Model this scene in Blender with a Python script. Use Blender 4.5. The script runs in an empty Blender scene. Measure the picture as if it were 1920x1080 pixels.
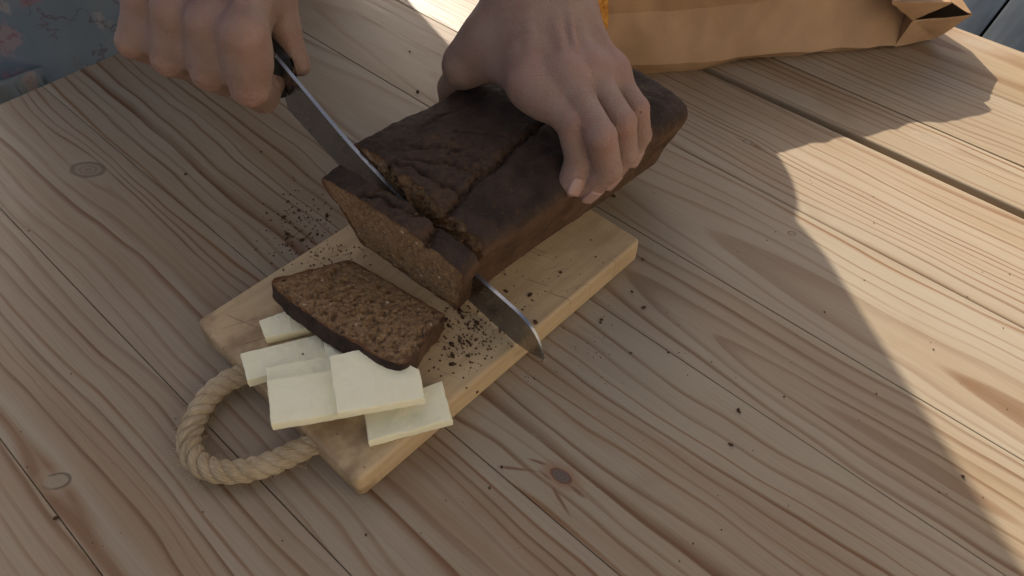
import bpy, bmesh, math, random
import numpy as np
from mathutils import Vector, Matrix, noise as mnoise
R = math.radians
rng = np.random.default_rng(7)
random.seed(7)
scene = bpy.context.scene
col = scene.collection

# ------------------------------------------------------------------ camera
CAM_H, FOC, PITCH, ROLL = 0.36, 1400.0, R(49.41), R(-1.59)
_F = np.array([0, math.cos(PITCH), -math.sin(PITCH)])
_U = np.array([0, math.sin(PITCH), math.cos(PITCH)])
_R = np.array([1.0, 0, 0])
cr, sr = math.cos(ROLL), math.sin(ROLL)
cam_d = bpy.data.cameras.new('camera')
cam = bpy.data.objects.new('camera', cam_d); col.objects.link(cam)
_right = cr * _R - sr * _U; _up = sr * _R + cr * _U
cam.matrix_world = Matrix(((_right[0], _up[0], -_F[0], 0), (_right[1], _up[1], -_F[1], 0),
                           (_right[2], _up[2], -_F[2], CAM_H), (0, 0, 0, 1)))
cam_d.sensor_width = 36; cam_d.lens = 36 * FOC / 1920
cam_d.clip_start = 0.01; cam_d.clip_end = 500
scene.camera = cam

# ------------------------------------------------------------------ light
SUN_EL = R(34); SUN_AZ_VEC = (-0.42, 0.907)          # horizontal direction towards the sun
world = bpy.data.worlds.new('World'); scene.world = world; world.use_nodes = True
wn = world.node_tree.nodes; wl = world.node_tree.links
bg = wn['Background']; sky = wn.new('ShaderNodeTexSky'); sky.sky_type = 'NISHITA'; sky.sun_disc = False
sky.sun_elevation = SUN_EL; sky.air_density = 0.65; sky.dust_density = 4.2; sky.ozone_density = 0.3
sky.sun_rotation = math.atan2(SUN_AZ_VEC[0], SUN_AZ_VEC[1])
bg.inputs[1].default_value = 0.096
wl.new(sky.outputs[0], bg.inputs[0])
sd = bpy.data.lights.new('sun', 'SUN'); sd.energy = 4.2; sd.angle = R(0.53); sd.color = (1, 0.93, 0.82)
sun = bpy.data.objects.new('sun', sd); col.objects.link(sun)
dsun = Vector((SUN_AZ_VEC[0] * math.cos(SUN_EL), SUN_AZ_VEC[1] * math.cos(SUN_EL), math.sin(SUN_EL)))
sun.rotation_euler = dsun.to_track_quat('Z', 'Y').to_euler(); sun.location = (0, 2, 3)
vs = scene.view_settings
vs.view_transform = 'Standard'; vs.look = 'None'; vs.gamma = 1; vs.use_curve_mapping = False
vs.exposure = 0.69

# ------------------------------------------------------------------ helpers
def px(x, y, z):
    """where the sight line through photo pixel (x, y) meets the height z"""
    a, b = x - 960, y - 540
    d = _F * FOC + (cr * a - sr * b) * _R - (sr * a + cr * b) * _U
    t = (z - CAM_H) / d[2]
    return np.array([0, 0, CAM_H]) + d * t

def tag(o, label=None, cat=None, group=None, kind=None):
    if label: o['label'] = label
    if cat: o['category'] = cat
    if group: o['group'] = group
    if kind: o['kind'] = kind
    return o

def empty(name, loc, label=None, cat=None, group=None, kind=None):
    o = bpy.data.objects.new(name, None); col.objects.link(o); o.location = loc
    o.empty_display_size = 0.02
    return tag(o, label, cat, group, kind)

def link(name, me, mat=None, parent=None, smooth=True, angle=None):
    o = bpy.data.objects.new(name, me); col.objects.link(o)
    if mat is not None:
        for m in (mat if isinstance(mat, (list, tuple)) else [mat]): me.materials.append(m)
    if smooth:
        me.polygons.foreach_set('use_smooth', [True] * len(me.polygons))
        if angle is not None:
            me.set_sharp_from_angle(angle=R(angle))
    if parent is not None:
        o.parent = parent
        o.matrix_parent_inverse = Matrix.Translation(-Vector(parent.location)) if parent.parent is None else Matrix.Identity(4)
    return o

def mesh(name, verts, faces):
    me = bpy.data.meshes.new(name)
    me.from_pydata([tuple(map(float, v)) for v in verts], [], [tuple(map(int, f)) for f in faces]); me.update()
    return me

def attr(me, name, vals):
    a = me.attributes.new(name, 'FLOAT', 'POINT'); a.data.foreach_set('value', np.asarray(vals, np.float32))

def fbm(p, f=1.0, o=3):
    s, a = 0, 1
    v = Vector((float(p[0]), float(p[1]), float(p[2])))
    for i in range(o):
        s += a * mnoise.noise(v * f * (2 ** i)); a *= 0.5
    return s
def sst(a, b, x):
    t = np.clip((x - a) / (b - a), 0, 1); return t * t * (3 - 2 * t)

def box_bm(bm, size, mat4=None, bev=0.0, seg=2):
    r = bmesh.ops.create_cube(bm, size=1.0)
    vs_ = r['verts']
    bmesh.ops.scale(bm, vec=size, verts=vs_)
    if bev > 0:
        es = list({e for v in vs_ for e in v.link_edges})
        r2 = bmesh.ops.bevel(bm, geom=es, offset=bev, segments=seg, affect='EDGES', profile=0.5)
        vs_ = list({v for f in r2['faces'] for v in f.verts} | set(v for v in vs_ if v.is_valid))
    if mat4 is not None: bmesh.ops.transform(bm, matrix=mat4, verts=vs_)
    return vs_
def bm_mesh(bm, name):
    me = bpy.data.meshes.new(name); bmesh.ops.recalc_face_normals(bm, faces=bm.faces[:]); bm.to_mesh(me); bm.free(); return me

# ------------------------------------------------------------------ node language
class S:
    """a socket that understands + - * /"""
    def __init__(s, g, sock): s.g, s.k = g, sock
    def __add__(s, o): return s.g.m('ADD', s, o)
    __radd__ = __add__
    def __sub__(s, o): return s.g.m('SUBTRACT', s, o)
    def __rsub__(s, o): return s.g.m('SUBTRACT', o, s)
    def __mul__(s, o): return s.g.m('MULTIPLY', s, o)
    __rmul__ = __mul__
    def __truediv__(s, o): return s.g.m('DIVIDE', s, o)
class G:
    def __init__(s, name, rough=0.5, spec=0.5):
        s.mat = bpy.data.materials.new(name); s.mat.use_nodes = True
        s.t = s.mat.node_tree; s.N = s.t.nodes; s.L = s.t.links
        s.b = s.N['Principled BSDF']; s.b.inputs['Roughness'].default_value = rough
        s.b.inputs['Specular IOR Level'].default_value = spec
    def put(s, inp, v):
        if isinstance(v, S): s.L.new(v.k, inp)
        elif isinstance(v, (tuple, list)) and len(v) == 3 and inp.type == 'RGBA': inp.default_value = (*v, 1)
        else: inp.default_value = v
    def m(s, op, a, b=0.0, c=None):
        n = s.N.new('ShaderNodeMath'); n.operation = op
        s.put(n.inputs[0], a); s.put(n.inputs[1], b)
        if c is not None: s.put(n.inputs[2], c)
        return S(s, n.outputs[0])
    def coord(s, which='Object'):
        n = s.N.new('ShaderNodeTexCoord'); return S(s, n.outputs[which])
    def xyz(s, v):
        n = s.N.new('ShaderNodeSeparateXYZ'); s.put(n.inputs[0], v); return [S(s, o) for o in n.outputs]
    def vec(s, x, y, z):
        n = s.N.new('ShaderNodeCombineXYZ')
        for i, v in enumerate((x, y, z)): s.put(n.inputs[i], v)
        return S(s, n.outputs[0])
    def noise(s, v, scale=1.0, detail=2, rough=0.5, dist=0.0, out=0):
        n = s.N.new('ShaderNodeTexNoise'); s.put(n.inputs['Vector'], v)
        n.inputs['Scale'].default_value = scale; n.inputs['Detail'].default_value = detail
        n.inputs['Roughness'].default_value = rough; n.inputs['Distortion'].default_value = dist
        return S(s, n.outputs[out])
    def voro(s, v, scale=1.0, feature='F1', out='Distance', rand=1.0):
        n = s.N.new('ShaderNodeTexVoronoi'); n.feature = feature; s.put(n.inputs['Vector'], v)
        n.inputs['Scale'].default_value = scale; n.inputs['Randomness'].default_value = rand
        return S(s, n.outputs[out])
    def white(s, v):
        n = s.N.new('ShaderNodeTexWhiteNoise'); n.noise_dimensions = '1D'; s.put(n.inputs['W'], v); return S(s, n.outputs[0])
    def ramp(s, f, stops, interp='LINEAR'):
        n = s.N.new('ShaderNodeValToRGB'); n.color_ramp.interpolation = interp
        e = n.color_ramp.elements
        while len(e) < len(stops): e.new(0.5)
        for el, (p, c) in zip(e, stops):
            el.position = p; el.color = (*c, 1) if not isinstance(c, (int, float)) else (c, c, c, 1)
        s.put(n.inputs[0], f); return S(s, n.outputs[0])
    def mix(s, f, a, b, mode='MIX'):
        n = s.N.new('ShaderNodeMix'); n.data_type = 'RGBA'; n.blend_type = mode
        s.put(n.inputs[0], f); s.put(n.inputs[6], a); s.put(n.inputs[7], b)
        return S(s, n.outputs[2])
    def mr(s, v, a, b, c=0.0, d=1.0, smooth=True):
        n = s.N.new('ShaderNodeMapRange'); n.interpolation_type = 'SMOOTHSTEP' if smooth else 'LINEAR'
        for i, q in enumerate((v, a, b, c, d)): s.put(n.inputs[i], q)
        return S(s, n.outputs[0])
    def attr(s, name):
        n = s.N.new('ShaderNodeAttribute'); n.attribute_name = name; return S(s, n.outputs['Fac'])
    def bump(s, h, strength=0.3, dist=0.001):
        n = s.N.new('ShaderNodeBump'); n.inputs['Strength'].default_value = strength
        n.inputs['Distance'].default_value = dist; s.put(n.inputs['Height'], h)
        s.L.new(n.outputs[0], s.b.inputs['Normal'])
    def color(s, c): s.put(s.b.inputs['Base Color'], c)
    def rough(s, r): s.put(s.b.inputs['Roughness'], r)

# ------------------------------------------------------------------ wood
def pine(name, pv, pz, slope, spacing, seed, tint=(1, 1, 1), wob=1.0, knots=(), contrast=1.0, curve=0.0):
    """plain-sawn pine: growth rings round a pith at (pv, pz + slope*u), bent round knots; u runs along the plank"""
    g = G(name, 0.5, 0.35)
    u, v, z = g.xyz(g.coord())
    so = seed * 3.71
    lowv = g.vec(u * 2.2 + so, v * 6.0, so)
    n1 = g.noise(lowv, 1.0, 2) - 0.5
    n2 = g.noise(g.vec(u * 7.0 + so, v * 20.0, so + 5), 1.0, 2) - 0.5
    n3 = g.noise(g.vec(u * 26.0 + so, v * 50.0, so + 9), 1.0, 2) - 0.5
    dv = v - pv + n1 * (0.034 * wob) + n2 * (0.0150 * wob) + n3 * (0.0010 * wob)
    if curve: dv = dv + (u * u) * curve
    kmask = None; kring = None; kstain = None
    for (ku, kv, ru, rv, ang, style) in knots:
        ca, sa = math.cos(ang), math.sin(ang)
        du, dw = u - ku, v - kv
        a = (du * ca + dw * sa); b = (dw * ca - du * sa)
        a2, b2 = a / ru, b / rv
        d = g.m('SQRT', a2 * a2 + b2 * b2)
        if style == 'streak':
            wk = g.noise(g.vec(u * 120 + ku * 50, v * 120, 3.0), 1.0, 2) - 0.5
            kmask = (kmask or []) + [(g.mr(d + wk * 0.9, 0.3, 1.1, 1.0, 0.0), 0.0, 0.0, d, style)]
            continue
        # push the grain apart round the knot
        sgn = g.m('SIGN', dw)
        e1, e2 = du / (ru * 4.5), dw / (rv * 2.4)
        push = g.m('EXPONENT', (e1 * e1 + e2 * e2) * -1.0)
        dv = dv - (dw / g.m('ADD', g.m('ABSOLUTE', dw), rv * 0.8)) * push * (rv * 1.5)
        wobk = g.noise(g.vec(u * 90 + ku * 50, v * 90, 3.0), 1.0, 2) - 0.5
        dn = d + wobk * 0.5
        core = g.mr(dn, 0.8, 1.05, 1.0, 0.0)
        ring = g.mr(g.m('ABSOLUTE', dn - 0.98), 0.04, 0.2, 1.0, 0.0)
        if style == 'ring': ring = ring * g.mr(g.noise(g.vec(u * 60, v * 60, ku * 31), 1.0, 1), 0.38, 0.5)
        halo = g.mr(dn, 1.0, 2.6, 1.0, 0.0)
        item = (core, ring, halo, d, style)
        kmask = [item] if kmask is None else kmask + [item]
    dz = u * slope + pz + n1 * (0.012 * wob)
    r = g.m('SQRT', dv * dv + dz * dz)
    r2 = r + (g.noise(g.vec(r * 26.0, so, 0.0), 1.0, 2) - 0.5) * (spacing * 6.0)
    ph = r2 / (spacing * 1.12)
    fr = g.m('FRACT', ph); idx = g.m('FLOOR', ph)
    w1 = g.white(idx + so); w2 = g.white(idx + so + 77.7)
    # latewood line: soft start, sharp end
    late = g.mr(fr, w1 * 0.35 + 0.36, 0.86) * g.mr(fr, 0.88, 1.0, 1.0, 0.0)
    late = g.m('POWER', late, 1.35) * (w2 * 0.72 + 0.44)
    late = late * (g.mr(g.noise(g.vec(u * 9 + so, r * 130.0, so + 6), 1.0, 2), 0.25, 0.7) * 0.55 + 0.55)
    fib = g.noise(g.vec(u * 14 + so, v * 900, so), 1.0, 3, 0.6)
    fib2 = g.noise(g.vec(u * 60 + so, v * 2600, so + 2), 1.0, 2, 0.6)
    blot = g.noise(g.vec(u * 5 + so, v * 18, so + 4), 1.0, 3)
    e1 = tuple(a * b for a, b in zip((0.352, 0.284, 0.208), tint)); e2 = tuple(a * b for a, b in zip((0.318, 0.240, 0.162), tint))
    early = g.mix(g.mr(blot, 0.32, 0.7), e1, e2)
    lc = g.mix(w1, (0.155 * tint[0], 0.076 * tint[1], 0.034 * tint[2]), (0.225 * tint[0], 0.120 * tint[1], 0.056 * tint[2]))
    early = g.mix(g.mr(g.noise(g.vec(u * 1.2 + so, r * 30.0, so + 8), 1.0, 2), 0.48, 0.68) * 0.55, early, (0.27 * tint[0], 0.175 * tint[1], 0.095 * tint[2]))
    c = g.mix(g.m('MINIMUM', late * (0.98 * contrast), 1.0), early, lc)
    c = g.mix(g.mr(fib, 0.35, 0.75) * 0.20, c, g.mix(1.0, c, (0.55, 0.42, 0.34), 'MULTIPLY'))
    c = g.mix(g.mr(fib2, 0.58, 0.8) * 0.20, c, (0.17, 0.10, 0.055))
    # dents, pale scuffs and a few small stains
    sc_ = g.noise(g.vec(u * 30 + so, v * 90, so + 11), 1.0, 4, 0.7)
    c = g.mix(g.mr(sc_, 0.62, 0.78) * 0.25, c, (0.40, 0.34, 0.26))
    st_ = g.noise(g.vec(u * 11 + so, v * 13, so + 15), 1.0, 3, 0.6)
    c = g.mix(g.mr(st_, 0.60, 0.74) * 0.30, c, (0.20, 0.125, 0.065))
    if kmask:
        for core, ring, halo, d, style in kmask:
            if style == 'streak':
                c = g.mix(core * 0.8, c, (0.15, 0.062, 0.030)); continue
            if style == 'dark': cc, rc, hc, hs = (0.07, 0.052, 0.042), (0.13, 0.045, 0.022), (0.25, 0.13, 0.065), 0.75
            elif style == 'grey': cc, rc, hc, hs = (0.150, 0.110, 0.072), (0.115, 0.08, 0.05), (0.33, 0.26, 0.175), 0.4
            elif style == 'pale': cc, rc, hc, hs = (0.33, 0.26, 0.175), (0.28, 0.19, 0.105), (0.38, 0.31, 0.23), 0.35
            else: cc, rc, hc, hs = (0.30, 0.23, 0.15), (0.07, 0.05, 0.033), (0.34, 0.26, 0.16), 0.35
            c = g.mix(halo * hs, c, hc)
            rr = g.noise(g.vec(d * 9, g.noise(g.vec(u * 200, v * 200, so), 1.0, 3) * 3.0, 1.0), 1.0, 3)
            rr = rr * 0.6 + g.m('SINE', d * 17.0 + g.noise(g.vec(u * 150, v * 150, so), 1.0, 2) * 5.0) * 0.28 + 0.2
            c = g.mix(core * 0.85, c, g.mix(rr, cc, tuple(min(1, q * (1.9 if style in ('dark', 'grey') else 0.85)) for q in cc)))
            c = g.mix(ring * (0.75 if style != 'pale' else 0.3), c, rc)
    g.color(c)
    g.rough(g.mr(fib, 0.2, 0.8, 0.42, 0.62))
    g.bump(fib * 0.5 + late * 0.25 + fib2 * 0.3, 0.16, 0.0005)
    return g.mat

TA = R(-40.83)                                        # direction of the planks on the ground
TU = np.array([math.cos(TA), math.sin(TA), 0]); TV = np.array([-math.sin(TA), math.cos(TA), 0])
def uv(p): return float(p @ TU), float(p @ TV)
U0, U1 = -0.625, 0.95
TABLE_C = np.array([*(TU * 0.16 + TV * 0.2)[:2], 0])
table = empty('pine_table', (TABLE_C[0], TABLE_C[1], -0.74), 'pale pine table of glued planks with a gap between its two halves', 'table')
TH = 0.027
def K(x, y, rx, ry, ang, style):
    p = px(x, y, 0); a, b = uv(p); return (a, b, rx, ry, ang, style)
def KS(x0, y0, x1, y1, w):
    a, b = uv(px(x0, y0, 0)), uv(px(x1, y1, 0)); l = math.hypot(b[0] - a[0], b[1] - a[1])
    return ((a[0] + b[0]) / 2, (a[1] + b[1]) / 2, l * .55, w, math.atan2(b[1] - a[1], b[0] - a[0]), 'streak')
PLANKS = [  # v0, v1, pith v, pith depth, slope, ring spacing, seed, tint, wobble, knots, contrast, curve
    (-0.330, -0.215, -0.40, 0.02, 0.02, 0.0070, 1, (0.97, 0.965, 0.930), 1.0, [], 1.0, 0),
    (-0.215, -0.120, -0.03, 0.03, 0.02, 0.0060, 2, (1.00, 0.995, 0.950), 1.0, [], 1.0, 0),
    (-0.120, -0.0315, -0.085, 0.012, 0.05, 0.0110, 3, (1.00, 0.975, 0.920), 1.0, [], 0.8, 0),
    (-0.0315, 0.0475, -0.14, 0.03, 0.03, 0.0085, 4, (0.98, 0.965, 0.920), 1.0, [K(105, 903, 0.0068, 0.0045, 0.9, 'ring')], 1.0, 0),
    (0.0475, 0.134, -0.06, 0.045, 0.05, 0.0095, 5, (0.96, 0.935, 0.880), 1.1, [K(165, 318, 0.0125, 0.0078, 0.55, 'grey')], 1.15, 0),
    (0.134, 0.260, 0.300, 0.012, 0.05, 0.0105, 6, (0.98, 0.985, 0.930), 1.3, [K(1052, 892, 0.0058, 0.0034, 0.15, 'dark'), KS(930, 874, 1008, 884, .0012), KS(985, 858, 1028, 872, .0010), KS(1008, 880, 1036, 902, .0009), KS(1030, 905, 1072, 972, .0012), KS(1062, 905, 1100, 935, .0016), K(608, 58, 0.004, 0.003, 0.3, 'dark')], 1.1, 0),
    (0.260, 0.330, 0.292, -0.004, 0.085, 0.0085, 7, (1.00, 1.015, 0.970), 0.9, [K(695, 45, 0.008, 0.003, 0.2, 'dark')], 0.95, 0),
    (0.330, 0.424, 0.365, 0.012, -0.06, 0.0080, 8, (1.00, 1.020, 0.990), 0.9, [K(1485, 438, 0.0028, 0.0024, 0.3, 'ring')], 0.85, 0),
    (0.424, 0.5270, 0.62, 0.02, 0.03, 0.0062, 9, (1.02, 1.020, 0.970), 0.8, [K(1402, 266, 0.0034, 0.0026, 0.3, 'ring')], 0.9, 0),
    (0.5340, 0.585, 0.548, 0.004, 0.045, 0.0072, 10, (1.00, 0.995, 0.920), 0.8, [K(1745, 262, 0.010, 0.004, 0.1, 'pale')], 1.15, 0),
    (0.585, 0.665, 0.75, 0.02, 0.03, 0.0058, 11, (1.02, 1.020, 0.950), 0.8, [], 0.8, 0),
    (0.665, 0.750, 0.71, 0.02, 0.05, 0.0095, 12, (1.02, 1.015, 0.920), 0.9, [K(1835, 82, 0.016, 0.006, 0.1, 'pale')], 0.9, 0),
]
rotT = Matrix.Rotation(TA, 4, 'Z')
for i, (v0, v1, pv, pz, sl, sp, seed, tint, wob, kn, con, cu) in enumerate(PLANKS):
    bm = bmesh.new()
    vc = (v0 + v1) / 2; uc = (U0 + U1) / 2
    edge = v0 in (0.5340,) or v1 in (0.5270, 0.750)
    box_bm(bm, (U1 - U0 + random.uniform(-.0004, .0004), v1 - v0 - 0.00035, TH), Matrix.Translation((uc, vc, -TH / 2 - random.uniform(0, 0.00015))), 0.0022 if edge else 0.00035, 3 if edge else 1)
    me = bm_mesh(bm, 'plank')
    o = link('plank', me, pine('pine_%d' % i, pv, pz, sl, sp, seed, tint, wob, kn, con, cu), None, True, 40)
    o.matrix_world = rotT
    o.parent = table; o.matrix_parent_inverse = Matrix.Translation(-Vector(table.location))
leg_mat = pine('pine_leg', 0.1, 0.05, 0.02, 0.006, 31)
for (a, b) in ((U0 + 0.09, -0.27), (U0 + 0.09, 0.69), (U1 - 0.09, -0.27), (U1 - 0.09, 0.69)):
    bm = bmesh.new(); box_bm(bm, (0.07, 0.07, 0.74 - TH), Matrix.Translation((a, b, -TH - (0.74 - TH) / 2)), 0.004, 2)
    o = link('leg', bm_mesh(bm, 'leg'), leg_mat, None, True, 40); o.matrix_world = rotT
    o.parent = table; o.matrix_parent_inverse = Matrix.Translation(-Vector(table.location))

# ------------------------------------------------------------------ deck under the table
g = G('deck_paint', 0.45, 0.4)
x_, y_, z_ = g.xyz(g.coord())
nz = g.noise(g.vec(x_ * 3, y_ * 40, 0.0), 1.0, 4); nb = g.noise(g.coord(), 3.0, 3)
g.color(g.mix(g.mr(nz, 0.3, 0.75), (0.010, 0.0125, 0.014), (0.024, 0.029, 0.031)))
g.rough(g.mr(nb, 0.3, 0.7, 0.35, 0.6)); g.bump(nz, 0.25, 0.002)
deck_mat = g.mat
g = G('ground_dark', 0.9); g.color((0.02, 0.02, 0.02)); under_mat = g.mat
bm = bmesh.new(); bmesh.ops.create_grid(bm, x_segments=1, y_segments=1, size=60)
o = link('ground', bm_mesh(bm, 'ground'), under_mat, None, False); o.location = (0, 0, -0.80); tag(o, kind='structure')
deck = empty('deck', (0, 0, -0.74)); tag(deck, kind='structure')
da = px(1843, 62, -0.74); db = px(1891, 0, -0.74)
DA = math.atan2(db[1] - da[1], db[0] - da[0])
bm = bmesh.new(); box_bm(bm, (9.0, 0.138, 0.028), None, 0.004, 2); dme = bm_mesh(bm, 'deck_board')
dn = np.array([-math.sin(DA), math.cos(DA), 0]); dd = np.array([math.cos(DA), math.sin(DA), 0])
for k in range(-24, 25):
    o = link('deck_board', dme, None if len(dme.materials) else deck_mat, None, True, 40)
    c = da + dn * ((k + 0.5) * 0.145); c = c + dd * (-(c @ dd) + 0.9)
    o.location = (c[0], c[1], -0.754); o.rotation_euler.z = DA
    o.parent = deck; o.matrix_parent_inverse = Matrix.Translation((0, 0, 0.74))

# ------------------------------------------------------------------ added wall, out of view past the table's near end, bouncing warm sunlight back
g = G('wall_paint', 0.6, 0.3); x_, y_, z_ = g.xyz(g.coord()); n1 = g.noise(g.vec(x_ * 2, y_ * 60, z_ * 60), 1.0, 3)
g.color(g.mix(n1, (0.43, 0.415, 0.39), (0.37, 0.355, 0.33))); g.bump(n1, .2, .002); wall_mat = g.mat
WU = 1.45
wc = TU * WU + TV * 0.0
bounce_root = empty('bounce_wall', (wc[0], wc[1], -0.74), 'added cream painted clapboard wall, out of view, bouncing sunlight, beyond the near end of the table', 'wall')
def wall_part(name, size, vv, zz, uu, me=None):
    if me is None:
        bm = bmesh.new(); box_bm(bm, size, None, .003, 1); me = bm_mesh(bm, name); me.materials.append(wall_mat)
    o = link(name, me, None, None, True, 40); c = TU * uu + TV * vv
    o.matrix_world = Matrix.Translation((c[0], c[1], zz)) @ Matrix.Rotation(TA, 4, 'Z') @ Matrix.Rotation(R(4), 4, 'Y') if name == 'clapboard' else Matrix.Translation((c[0], c[1], zz)) @ Matrix.Rotation(TA, 4, 'Z')
    o.parent = bounce_root; o.matrix_parent_inverse = Matrix.Translation(-Vector(bounce_root.location)); return me
wall_part('wall_core', (0.12, 4.4, 2.9), 0.0, 0.72, WU + 0.10)
cme = None
for k in range(20): cme = wall_part('clapboard', (0.022, 4.4, 0.150), 0.0, -0.66 + k * 0.142, WU + 0.012, cme)

# ------------------------------------------------------------------ cutting board and its rope
BT = 0.018
cA, cB, cC = px(668, 906, BT), px(1203, 449, BT), px(371, 598, BT)
bx = (cB - cA); BL = float(np.linalg.norm(bx)); bx /= BL
by = np.array([-bx[1], bx[0], 0]); BW = float((cC - cA) @ by)
bo = cA + bx * BL / 2 + by * BW / 2
g = G('board_wood', 0.55, 0.3)
x_, y_, z_ = g.xyz(g.coord())
f1 = g.noise(g.vec(x_ * 9, y_ * 130, z_ * 130), 1.0, 4, 0.6); f2 = g.noise(g.vec(x_ * 60, y_ * 1500, z_ * 900), 1.0, 2)
bl = g.noise(g.coord(), 14, 4, 0.6); bl2 = g.noise(g.coord(), 45, 3, 0.6)
c = g.mix(g.mr(f1, 0.3, 0.72), (0.57, 0.41, 0.225), (0.47, 0.325, 0.17))
c = g.mix(g.mr(f2, 0.55, 0.8) * 0.3, c, (0.34, 0.22, 0.12))
c = g.mix(g.mr(bl, 0.52, 0.75) * 0.35, c, (0.31, 0.20, 0.105))
wear = g.mr(bl2 + g.mr(x_, -BL * 0.25, -BL / 2, 0.0, 0.25), 0.62, 0.85)
c = g.mix(wear * 0.55, c, (0.20, 0.115, 0.06))
sc1 = g.noise(g.vec((x_ + y_ * 0.35) * 420, (y_ - x_ * 0.35) * 14, 0.0), 1.0, 1)
cut = g.m('MAXIMUM', g.mr(sc1, 0.66, 0.72), g.mr(g.noise(g.vec((x_ + y_ * 2.2) * 260, (y_ - x_ * 2.2) * 9, 5.0), 1.0, 1), 0.68, 0.74)) * g.mr(g.noise(g.coord(), 18, 1), 0.42, 0.58)
c = g.mix(cut * 0.6, c, (0.22, 0.135, 0.07))
g.color(c); g.bump(f1 * 0.4 + f2 * 0.3 - cut * 0.8, 0.3, 0.0007)
board_mat = g.mat
board = empty('cutting_board', (bo[0], bo[1], 0), 'pale wooden cutting board with a looped rope handle under the dark loaf', 'cutting board')
bm = bmesh.new()
r0 = 0.0042
pts = []
for sx, sy, a0 in ((1, 1, 0), (-1, 1, 90), (-1, -1, 180), (1, -1, 270)):
    for k in range(7):
        a = R(a0 + k * 15); pts.append((sx * (BL / 2 - r0) + r0 * math.cos(a), sy * (BW / 2 - r0) + r0 * math.sin(a)))
f = bm.faces.new([bm.verts.new((p[0], p[1], 0)) for p in pts])
ex = bmesh.ops.extrude_face_region(bm, geom=[f]); bmesh.ops.translate(bm, vec=(0, 0, BT), verts=[v for v in ex['geom'] if isinstance(v, bmesh.types.BMVert)])
rim = [e for e in bm.edges if abs(e.verts[0].co.z - e.verts[1].co.z) < 1e-6]
bmesh.ops.bevel(bm, geom=rim, offset=0.0026, segments=4, affect='EDGES', profile=0.5)
me = bm_mesh(bm, 'plate')
plate = link('plate', me, board_mat, None, True, 50)
plate.matrix_world = Matrix.Translation((bo[0], bo[1], 0)) @ Matrix.Rotation(math.atan2(bx[1], bx[0]), 4, 'Z')
plate.parent = board; plate.matrix_parent_inverse = Matrix.Translation(-Vector(board.location))

g = G('jute_rope', 0.85, 0.2)
tw = g.attr('tw'); al = g.attr('al')
fibr = g.noise(g.vec(al * 260, tw * 22, 0.0), 1.0, 3, 0.65); bl = g.noise(g.coord(), 60, 3)
c = g.mix(g.mr(fibr, 0.3, 0.7), (0.33, 0.235, 0.13), (0.62, 0.48, 0.30))
c = g.mix(g.mr(bl, 0.35, 0.7) * 0.5, c, (0.66, 0.53, 0.36)); g.color(c); g.bump(fibr, 0.8, 0.0012)
rope_mat = g.mat
def spline(P, n):
    P = np.asarray(P, float); P = np.vstack([2 * P[0] - P[1], P, 2 * P[-1] - P[-2]]); out = []
    m = len(P) - 3
    for s in np.linspace(0, m - 1e-6, n):
        i = int(s); t = s - i; a, b, c_, d = P[i:i + 4]
        out.append(0.5 * ((2 * b) + (c_ - a) * t + (2 * a - 5 * b + 4 * c_ - d) * t * t + (3 * b - a - 3 * c_ + d) * t ** 3))
    return np.array(out)
def resample(P, n):
    d = np.r_[0, np.cumsum(np.linalg.norm(np.diff(P, axis=0), axis=1))]
    s = np.linspace(0, d[-1], n); return np.c_[[np.interp(s, d, P[:, k]) for k in range(3)]].T, d[-1]
def tube(P, rad, m=10, cap=True, ra=None):
    """verts, faces of a tube along P with radius list rad"""
    P = np.asarray(P); n = len(P); T = np.gradient(P, axis=0); T /= np.linalg.norm(T, axis=1)[:, None]
    up = np.array([0, 0, 1.0]) if abs(T[0][2]) < 0.9 else np.array([1.0, 0, 0])
    V = []; N = np.cross(T[0], up); N /= np.linalg.norm(N)
    rad = np.broadcast_to(rad, (n,))
    for i in range(n):
        N = N - T[i] * (N @ T[i]); N /= np.linalg.norm(N); B = np.cross(T[i], N)
        for k in range(m):
            a = 2 * math.pi * k / m; V.append(P[i] + rad[i] * (math.cos(a) * N + math.sin(a) * B))
    F = [(i * m + k, i * m + (k + 1) % m, (i + 1) * m + (k + 1) % m, (i + 1) * m + k) for i in range(n - 1) for k in range(m)]
    if cap: F += [tuple(range(m))[::-1], tuple((n - 1) * m + k for k in range(m))]
    return V, F
RR = 0.0062
rope_px = [(492, 690, .009), (462, 700, .0085), (428, 714, .0075), (392, 744, .007), (364, 790, .0068), (354, 832, .0068), (372, 868, .0068), (412, 884, .0068), (462, 882, .0068), (515, 866, .007), (560, 845, .0078), (592, 829, .009), (612, 818, .009)]
cl, clen = resample(spline([px(*p) for p in rope_px], 300), 420)
rope = bpy.data.objects.new('rope_handle', None)
T = np.gradient(cl, axis=0); T /= np.linalg.norm(T, axis=1)[:, None]
N0 = np.cross(T, [0, 0, 1.0]); N0 /= np.linalg.norm(N0, axis=1)[:, None]; B0 = np.cross(T, N0)
turns = clen / 0.0215
core_o = None
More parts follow.
